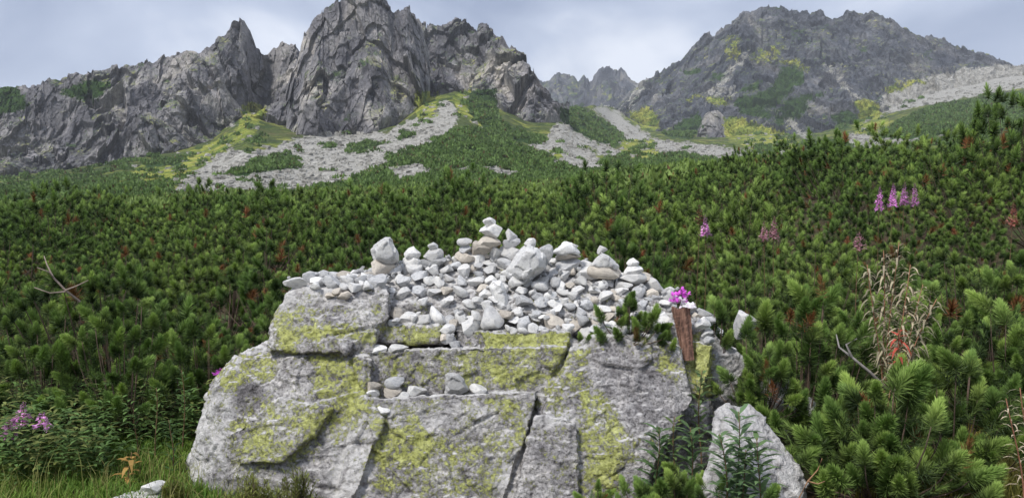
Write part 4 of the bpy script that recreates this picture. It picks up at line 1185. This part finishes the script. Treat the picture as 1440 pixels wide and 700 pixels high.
PINK, FADE = (0.74, 0.38, 0.66), (0.62, 0.36, 0.41)
fireweed(14, 588, 4.6, 0.0, "leftmost of the three pink fireweed heads at lower left", 1, PINK, 24, spike=0.13)
fireweed(32, 566, 4.75, 0.0, "tallest of the three pink fireweed stems at lower left", 2, PINK, 26, spike=0.16)
fireweed(57, 580, 4.65, 0.0, "rightmost of the three pink fireweed heads at lower left", 3, PINK, 24, spike=0.11)
fireweed(309, 518, 5.0, 0.0, "fireweed with one purple bloom peeping out behind the boulder's left edge", 4, (0.45, 0.08, 0.42), 16, spike=0.06)
for i, (px, py, Y) in enumerate([(218, 545, 4.7), (256, 520, 4.9), (240, 590, 4.5), (190, 575, 4.8)]):
    fireweed(px, py, Y, 0, ["slender green leafy stem in the middle of the herbs left of the boulder", "tallest green leafy stem close to the boulder's left edge", "short green leafy stem at the grass edge left of the boulder", "green leafy stem leaning over the grass below the pines"][i], 10 + i, None, 34, leafc=GREEN * 1.2)
for i, (px, py, Y) in enumerate([(1238, 262, 9.2), (1256, 258, 9.5), (1271, 256, 9.3), (1286, 258, 9.7)]):
    fireweed(px, py, Y, gzf((px - 720) / FX * Y, Y), "%s of four pink fireweed spikes standing together above the pines" % ["leftmost", "second from left", "third from left", "rightmost"][i], 20 + i, np.array(PINK) * (1 if i < 2 else 0.85), 14, spike=0.30, Ll=0.12)
fireweed(992, 303, 7.6, gzf(2, 7.6), "bright pink fireweed spike rising alone behind the heap's right end", 30, PINK, 12, spike=0.22, Ll=0.1)
fireweed(1076, 312, 7.4, gzf(2.5, 7.4), "left one of two pale pink fireweed spikes right of the bright one", 31, FADE, 12, spike=0.2)
fireweed(1090, 304, 7.5, gzf(2.6, 7.5), "right one of two pale pink fireweed spikes right of the bright one", 32, FADE, 12, spike=0.25)
fireweed(1208, 326, 6.2, gzf(2.9, 6.2), "faded pink fireweed top left of the withered plant", 33, FADE, 14, spike=0.16)
fireweed(1424, 285, 7.6, gzf(5.1, 7.6), "faded reddish fireweed at the right edge of the bank", 34, (0.45, 0.2, 0.15), 14, spike=0.25)
fireweed(982, 288, 7.8, gzf(1.9, 7.8), "bare brownish fireweed stalk behind the bright pink spike", 35, (0.25, 0.14, 0.08), 4, spike=0.2)
SEED = (0.46, 0.40, 0.28)
for i, (px, py, Y, lx, ll) in enumerate([(1262, 340, 4.5, 0.05, 0.10), (1240, 352, 4.55, -0.05, 0.10), (1280, 372, 4.4, 0.12, 0.12), (1300, 400, 4.4, 0.20, 0.12), (1222, 372, 4.5, -0.12, 0.10), (1318, 420, 4.35, 0.28, 0.12)]):
    fireweed(px, py, Y, 0.05, ["tallest withered fireweed with curled pale seed pods in front of the pines", "leftmost withered fireweed stem with curled pods", "withered fireweed with feathery pods, right of the tallest one", "withered fireweed bending to the right, with the longest pale pods", "short withered fireweed leaning out to the left of the clump", "withered fireweed bowed farthest to the right of the clump"][i], 40 + i, None, 84, leafc=SEED, stemc=(0.34, 0.17, 0.10), Ll=ll * 1.15, lean=(lx, 0), w=0.014, curl=True, group="withered fireweed clump", kmin=0.42)
fireweed(1262, 462, 4.1, 0.1, "red autumn leaves on the short stem under the withered fireweed", 48, None, 22, leafc=(0.36, 0.10, 0.045), stemc=(0.28, 0.1, 0.06), Ll=0.11, w=0.018, curl=True, kmin=0.72)
for i, (px, py, Y) in enumerate([(1418, 560, 3.7), (1436, 545, 3.8)]):
    fireweed(px, py, Y, 0, ["dry reddish stem with pale pods at the right edge above the grass", "dry pale feathery stem at the far right edge above the grass"][i], 50 + i, None, 36, leafc=np.array(SEED) * 1.15, stemc=(0.3, 0.13, 0.08), Ll=0.10, w=0.008, lean=(-0.1, 0), curl=True)
for i, (px, py, Y, lx) in enumerate([(1036, 578, 3.55, -0.02), (1012, 610, 3.5, -0.05), (1052, 632, 3.5, 0.05)]):
    fireweed(px, py, Y, 0.0, ["tallest leafy green fireweed in front of the leaning slab", "leafy green fireweed at the left edge of the leaning slab", "short leafy green fireweed low in front of the leaning slab"][i], 60 + i, None, 64, leafc=(0.13, 0.215, 0.095), Ll=0.15, w=0.026, lean=(lx, 0))
fireweed(950, 585, 3.95, 0.0, "leafy stem with yellowing leaves in the shade between boulder and slab", 70, None, 30, leafc=(0.10, 0.16, 0.05), Ll=0.11, w=0.022)
fireweed(986, 520, 4.4, 0.05, "green leafy stem growing up the lichen strip on the boulder's right end", 71, None, 44, leafc=(0.11, 0.18, 0.07), Ll=0.13, w=0.024)
fireweed(925, 600, 4.0, 0.0, "green leafy stem left of the one with yellowing leaves", 73, None, 50, leafc=(0.11, 0.19, 0.07), Ll=0.15, w=0.028)
fireweed(972, 600, 3.9, 0.0, "green leafy stem just left of the leaning slab's top", 74, None, 54, leafc=(0.12, 0.2, 0.08), Ll=0.15, w=0.027)
fireweed(1068, 615, 3.45, 0.0, "leafy green fireweed rising in front of the slab's right half", 75, None, 60, leafc=(0.13, 0.21, 0.085), Ll=0.15, w=0.026)
fireweed(182, 635, 4.35, 0.0, "small plant with yellow and reddish leaves in the grass left of the boulder", 72, None, 14, leafc=(0.32, 0.22, 0.06), Ll=0.10, w=0.03, curl=True)

def shrub(px, py_top, Y, width, zbase, n, label, seed, c, L=0.035):
    r = np.random.default_rng(seed)
    t = at(px, py_top, Y)
    zbase = gzf(t[0], Y) - 0.01
    H = t[2] - zbase
    o = empty("heath_shrub", (t[0], Y, zbase), label, "shrub")
    g, gb = Geo(), Geo()
    for i in range(n):
        th, q = r.random() * 6.28, math.sqrt(r.random()) * width / 2
        tip = np.array([q * math.cos(th), q * math.sin(th) * 0.6, H * (1 - 0.6 * (2 * q / width) ** 2) * (0.75 + 0.3 * r.random())])
        b0 = tip * np.array([0.45, 0.45, 0])
        gb.tube([b0, (b0 + tip) / 2 + r.normal(0, 0.008, 3), tip], 0.0025, 0.001, BRK, 3)
        for k in range(26):
            s = 0.3 + 0.7 * r.random(); p = b0 + (tip - b0) * s
            a = r.random() * 6.28
            leaf(g, p, (math.cos(a), math.sin(a), 0.9), L * (0.6 + 0.6 * r.random()), 0.006, np.asarray(c) * (0.6 + 0.8 * r.random()), 0.0)
    obj("leaves", g.mesh("shrub_leaves", M_leaf), o); obj("branches", gb.mesh("shrub_twigs", M_bark), o)
    return o
shrub(350, 664, 3.95, 0.34, 0.0, 60, "low dark heath shrub at the boulder's lower left foot", 81, (0.15, 0.185, 0.045))
shrub(415, 656, 3.9, 0.30, 0.0, 60, "taller half of the dark heath shrubs at the boulder's foot", 82, (0.13, 0.16, 0.04))
shrub(245, 668, 4.1, 0.16, 0.0, 26, "yellowish tuft of heath between the flat rock and the boulder", 83, (0.22, 0.24, 0.05))

# ------------------------------------------------------------------ pink flowers and the wood below them
o = empty("flower_bunch", tuple(at(955, 428, 4.62)), "bunch of bright pink and white flowers on the boulder's right shoulder", "flowers")
gw, gp = Geo(), Geo()
fr = np.random.default_rng(3)
for i in range(30):
    white = i % 3 == 0
    c0 = np.array([fr.normal(0, 0.030), fr.normal(0, 0.02), fr.normal(0.045, 0.022)]) if not white else np.array([fr.normal(-0.01, 0.038), fr.normal(-0.02, 0.02), fr.normal(0.0, 0.016)])
    for j in range(6):
        a = j * 1.05 + fr.random()
        leaf(gw if white else gp, c0, (math.cos(a), math.sin(a) * 0.6 - 0.3, 0.3 + math.sin(a) * 0.4), 0.024, 0.020, (np.array((0.78, 0.72, 0.78)) if white else np.array((0.74, 0.16, 0.66))) * (0.8 + 0.3 * fr.random()), 0.1)
obj("pink_blossoms", gp.mesh("pink_blossoms", M_petal), o); obj("white_blossoms", gw.mesh("white_blossoms", M_petal), o)
gs = Geo()
for i in range(5):
    gs.tube([(fr.normal(0, 0.015), 0, 0.03), (fr.normal(0, 0.01), 0.0, -0.07)], 0.004, 0.004, np.array((0.1, 0.13, 0.04)), 4)
obj("stems", gs.mesh("flower_stems", M_bark), o)

def wood_piece():
    bm = bmesh.new()
    r = np.random.default_rng(17)
    pts = []
    n, m = 34, 14
    top, bot = at(957, 434, 4.60), at(968, 506, 4.55)
    V, F = [], []
    for i in range(n):
        t = i / (n - 1)
        c = top * (1 - t) + bot * t
        for j in range(m):
            a = j / m * 2 * math.pi
            w = (0.054 - 0.022 * t) * (1 + 0.16 * math.sin(j * 5.1 + 1) + 0.10 * math.sin(j * 2.3)) * (0.95 + 0.1 * r.random())
            V.append((c[0] + math.cos(a) * w, c[1] + math.sin(a) * w * 0.6, c[2] + (0.015 * r.random() if i == 0 else 0)))
    for i in range(n - 1):
        for j in range(m):
            F.append((i * m + j, i * m + (j + 1) % m, (i + 1) * m + (j + 1) % m, (i + 1) * m + j))
    V.append(tuple(top + np.array([0, 0, -0.01]))); k = len(V) - 1
    me = mesh_np("wood_piece", V, np.array(F)[:, ::-1], None, False)
    bm = bmesh.new(); bm.from_mesh(me); bm.verts.ensure_lookup_table()
    for j in range(m):
        bm.faces.new((bm.verts[j], bm.verts[(j + 1) % m], bm.verts[k]))
    bm.to_mesh(me); bm.free()
    mt, t, b = material("weathered_wood")
    n1 = noise(t, coords(t, 'Object', (60, 60, 5)), 1.0, 5, 0.7)
    t.links.new(ramp(t, n1, [(0.32, (0.05, 0.028, 0.022)), (0.5, (0.20, 0.105, 0.075)), (0.68, (0.36, 0.21, 0.15))]), b.inputs['Base Color'])
    b.inputs['Roughness'].default_value = 0.9
    bump(t, b, n1, 0.8, 0.01)
    me.materials.append(mt)
    return tag(obj("wood_piece", me), "reddish brown weathered wood standing upright under the pink flowers", "wood")
wood_piece()

def twig(name, polys, label, c, r0):
    g = Geo()
    o = None
    base = polys[0][0]
    b = at(*base)
    o = empty(name, tuple(b), label, "branch")
    for i, pl_ in enumerate(polys):
        g = Geo(); pts = np.array([at(*p) for p in pl_]) - b
        g.tube(pts, r0 * (1 if i == 0 else 0.7), r0 * 0.3, np.array(c), 6)
        obj("limb" if i == 0 else "twig", g.mesh(name, M_bark, True), o)
    return o
twig("dead_branch", [[(112, 424, 5.5), (92, 408, 5.4), (75, 390, 5.4), (66, 372, 5.4), (62, 360, 5.45)], [(92, 408, 5.4), (108, 402, 5.4), (124, 394, 5.35)], [(75, 390, 5.4), (68, 382, 5.35), (52, 376, 5.3)], [(92, 410, 5.4), (70, 412, 5.35), (48, 404, 5.3)]], "bleached forked dead branch sticking out of the pines at the left edge", (0.33, 0.26, 0.22), 0.010)
twig("dead_branch", [[(1245, 545, 4.5), (1222, 522, 4.45), (1198, 502, 4.45), (1180, 488, 4.5), (1176, 470, 4.55)], [(1198, 502, 4.45), (1190, 484, 4.42), (1205, 476, 4.42)]], "grey dead branch in the gap below the withered fireweed", (0.27, 0.25, 0.24), 0.012)
twig("dead_branch", [[(1104, 800, 3.6), (1120, 706, 3.6), (1136, 676, 3.6), (1150, 660, 3.6), (1156, 644, 3.6)], [(1136, 676, 3.6), (1150, 680, 3.6), (1160, 676, 3.6)]], "dry orange-brown twig at the right foot of the leaning slab", (0.34, 0.19, 0.10), 0.006)
twig("dead_branch", [[(1215, 636, 4.85), (1262, 634, 4.82), (1300, 628, 4.86), (1332, 622, 4.9)], [(1262, 634, 4.82), (1280, 626, 4.8), (1292, 618, 4.8)]], "brown branch lying under the big tufted pine at lower right", (0.22, 0.14, 0.09), 0.009)

# ------------------------------------------------------------------ grass and herbs
def grass(name, n, xr, yr, L, cols, seed, label, keep=None, wid=0.004):
    r = np.random.default_rng(seed)
    x = xr[0] + (xr[1] - xr[0]) * r.random(n); y = yr[0] + (yr[1] - yr[0]) * r.random(n)
    if keep is not None:
        k = keep(x, y); x, y = x[k], y[k]; n = len(x)
    z = gz(x, y) - 0.01
    th = r.random(n) * 6.28; ln = L * (0.5 + 0.8 * r.random(n)); bend = 0.25 + 0.6 * r.random(n)
    d = np.stack([np.cos(th), np.sin(th), 0 * th], -1); s = np.stack([-np.sin(th), np.cos(th), 0 * th], -1)
    b = np.stack([x, y, z], -1); up = np.array([0, 0, 1.0])
    m = b + up * (ln * 0.55)[:, None] + d * (ln * bend * 0.25)[:, None]
    t = b + up * (ln * (0.95 - 0.3 * bend))[:, None] + d * (ln * bend * 0.8)[:, None]
    w = wid * (0.7 + 0.6 * r.random(n))[:, None]
    V = np.stack([b - s * w, b + s * w, m - s * w * 0.7, m + s * w * 0.7, t], 1).reshape(-1, 3)
    F = (np.arange(n)[:, None, None] * 5 + np.array([[0, 1, 3], [0, 3, 2], [2, 3, 4]])[None]).reshape(-1, 3)
    pat = np.clip(0.5 + 0.6 * fbm(np.stack([x * 2, y * 2, 0 * x], -1), 3, seed) + r.normal(0, 0.2, n), 0, 1)[:, None]
    c = np.array(cols[0]) * (1 - pat) + np.array(cols[1]) * pat
    o = obj(name, mesh_np(name, V, F, M_leaf, False, np.repeat(c, 5, 0)))
    return tag(o, label, "grass", None, "stuff")
grass("grass", 26000, (-3.9, -1.35), (3.3, 5.2), 0.10, [(0.07, 0.18, 0.028), (0.19, 0.29, 0.05)], 61, "short green grass on the ground left of the boulder")
grass("grass", 17000, (1.6, 3.9), (3.9, 5.5), 0.22, [(0.12, 0.15, 0.03), (0.33, 0.28, 0.07)], 62, "long yellowing grass in the lower right corner", lambda x, y: (x / y > 0.40 + 0.16 * np.random.default_rng(4).random(len(x)) ** 0.6), 0.0035)
grass("grass", 900, (-3.6, -1.5), (3.4, 4.6), 0.28, [(0.30, 0.27, 0.10), (0.16, 0.2, 0.05)], 63, "thin straw coloured stalks in the grass on the left", None, 0.002)
def herbs(n, seed):
    r = np.random.default_rng(seed)
    g = Geo()
    y = 4.35 + 1.7 * r.random(n); x = -0.72 * y + r.random(n) * (0.72 * y - 1.75)
    for i in range(n):
        if y[i] < 5.0 and 720 + FX * x[i] / y[i] > 110 + 60 * r.random(): continue
        H = 0.18 + 0.26 * r.random(); z = gzf(x[i], y[i])
        c = (np.array((0.085, 0.155, 0.045)) if r.random() < 0.7 else np.array((0.14, 0.17, 0.05))) * (0.6 + 1.0 * r.random())
        for k in range(12):
            a = k * 2.4 + r.random(); q = 0.3 + 0.7 * r.random()
            leaf(g, np.array([x[i] + r.normal(0, .03), y[i] + r.normal(0, .03), z + H * q]), (math.cos(a), math.sin(a), 0.5), 0.06 + 0.05 * r.random(), 0.02, c * (0.8 + 0.4 * r.random()), 0.4)
    return tag(obj("undergrowth", g.mesh("undergrowth", M_leaf)), "knee-high leafy herbs between the grass and the pines on the left", "herbs", None, "stuff")
herbs(900, 64)
def litter(n, seed):
    r = np.random.default_rng(seed); g = Geo()
    y = 3.0 + 3.0 * r.random(n); x = (r.random(n) * 0.8 + 0.28) * y
    for i in range(n):
        a = r.random() * 6.28
        leaf(g, np.array([x[i], y[i], gzf(x[i], y[i]) + 0.03 * r.random()]), (math.cos(a), math.sin(a), 0.3 * r.random()), 0.05 + 0.05 * r.random(), 0.012, np.array((0.11, 0.065, 0.03)) * (0.5 + 1.2 * r.random()), 0.1)
    return tag(obj("leaf_litter", g.mesh("leaf_litter", M_leaf)), "brown dead leaves and needles on the dark ground under the right-hand pines", "litter", None, "stuff")
litter(2200, 65)

# ------------------------------------------------------------------ the air of the valley
bm = bmesh.new(); bmesh.ops.create_cube(bm, size=1.0)
me = bpy.data.meshes.new("haze"); bm.to_mesh(me); bm.free()
for v in me.vertices:
    v.co = ((v.co.x) * 6400, (v.co.y) * 6400 + 1000, (v.co.z + 0.5) * 1160 - 260)
hz = tag(obj("haze", me), kind="stuff")
mh = bpy.data.materials.new("haze"); mh.use_nodes = True
th = mh.node_tree; th.nodes.clear()
ho = th.nodes.new("ShaderNodeOutputMaterial"); pv_ = th.nodes.new("ShaderNodeVolumePrincipled")
pv_.inputs['Density'].default_value = 0.00016; pv_.inputs['Color'].default_value = (0.86, 0.91, 1.0, 1)
th.links.new(pv_.outputs[0], ho.inputs['Volume'])
me.materials.append(mh)
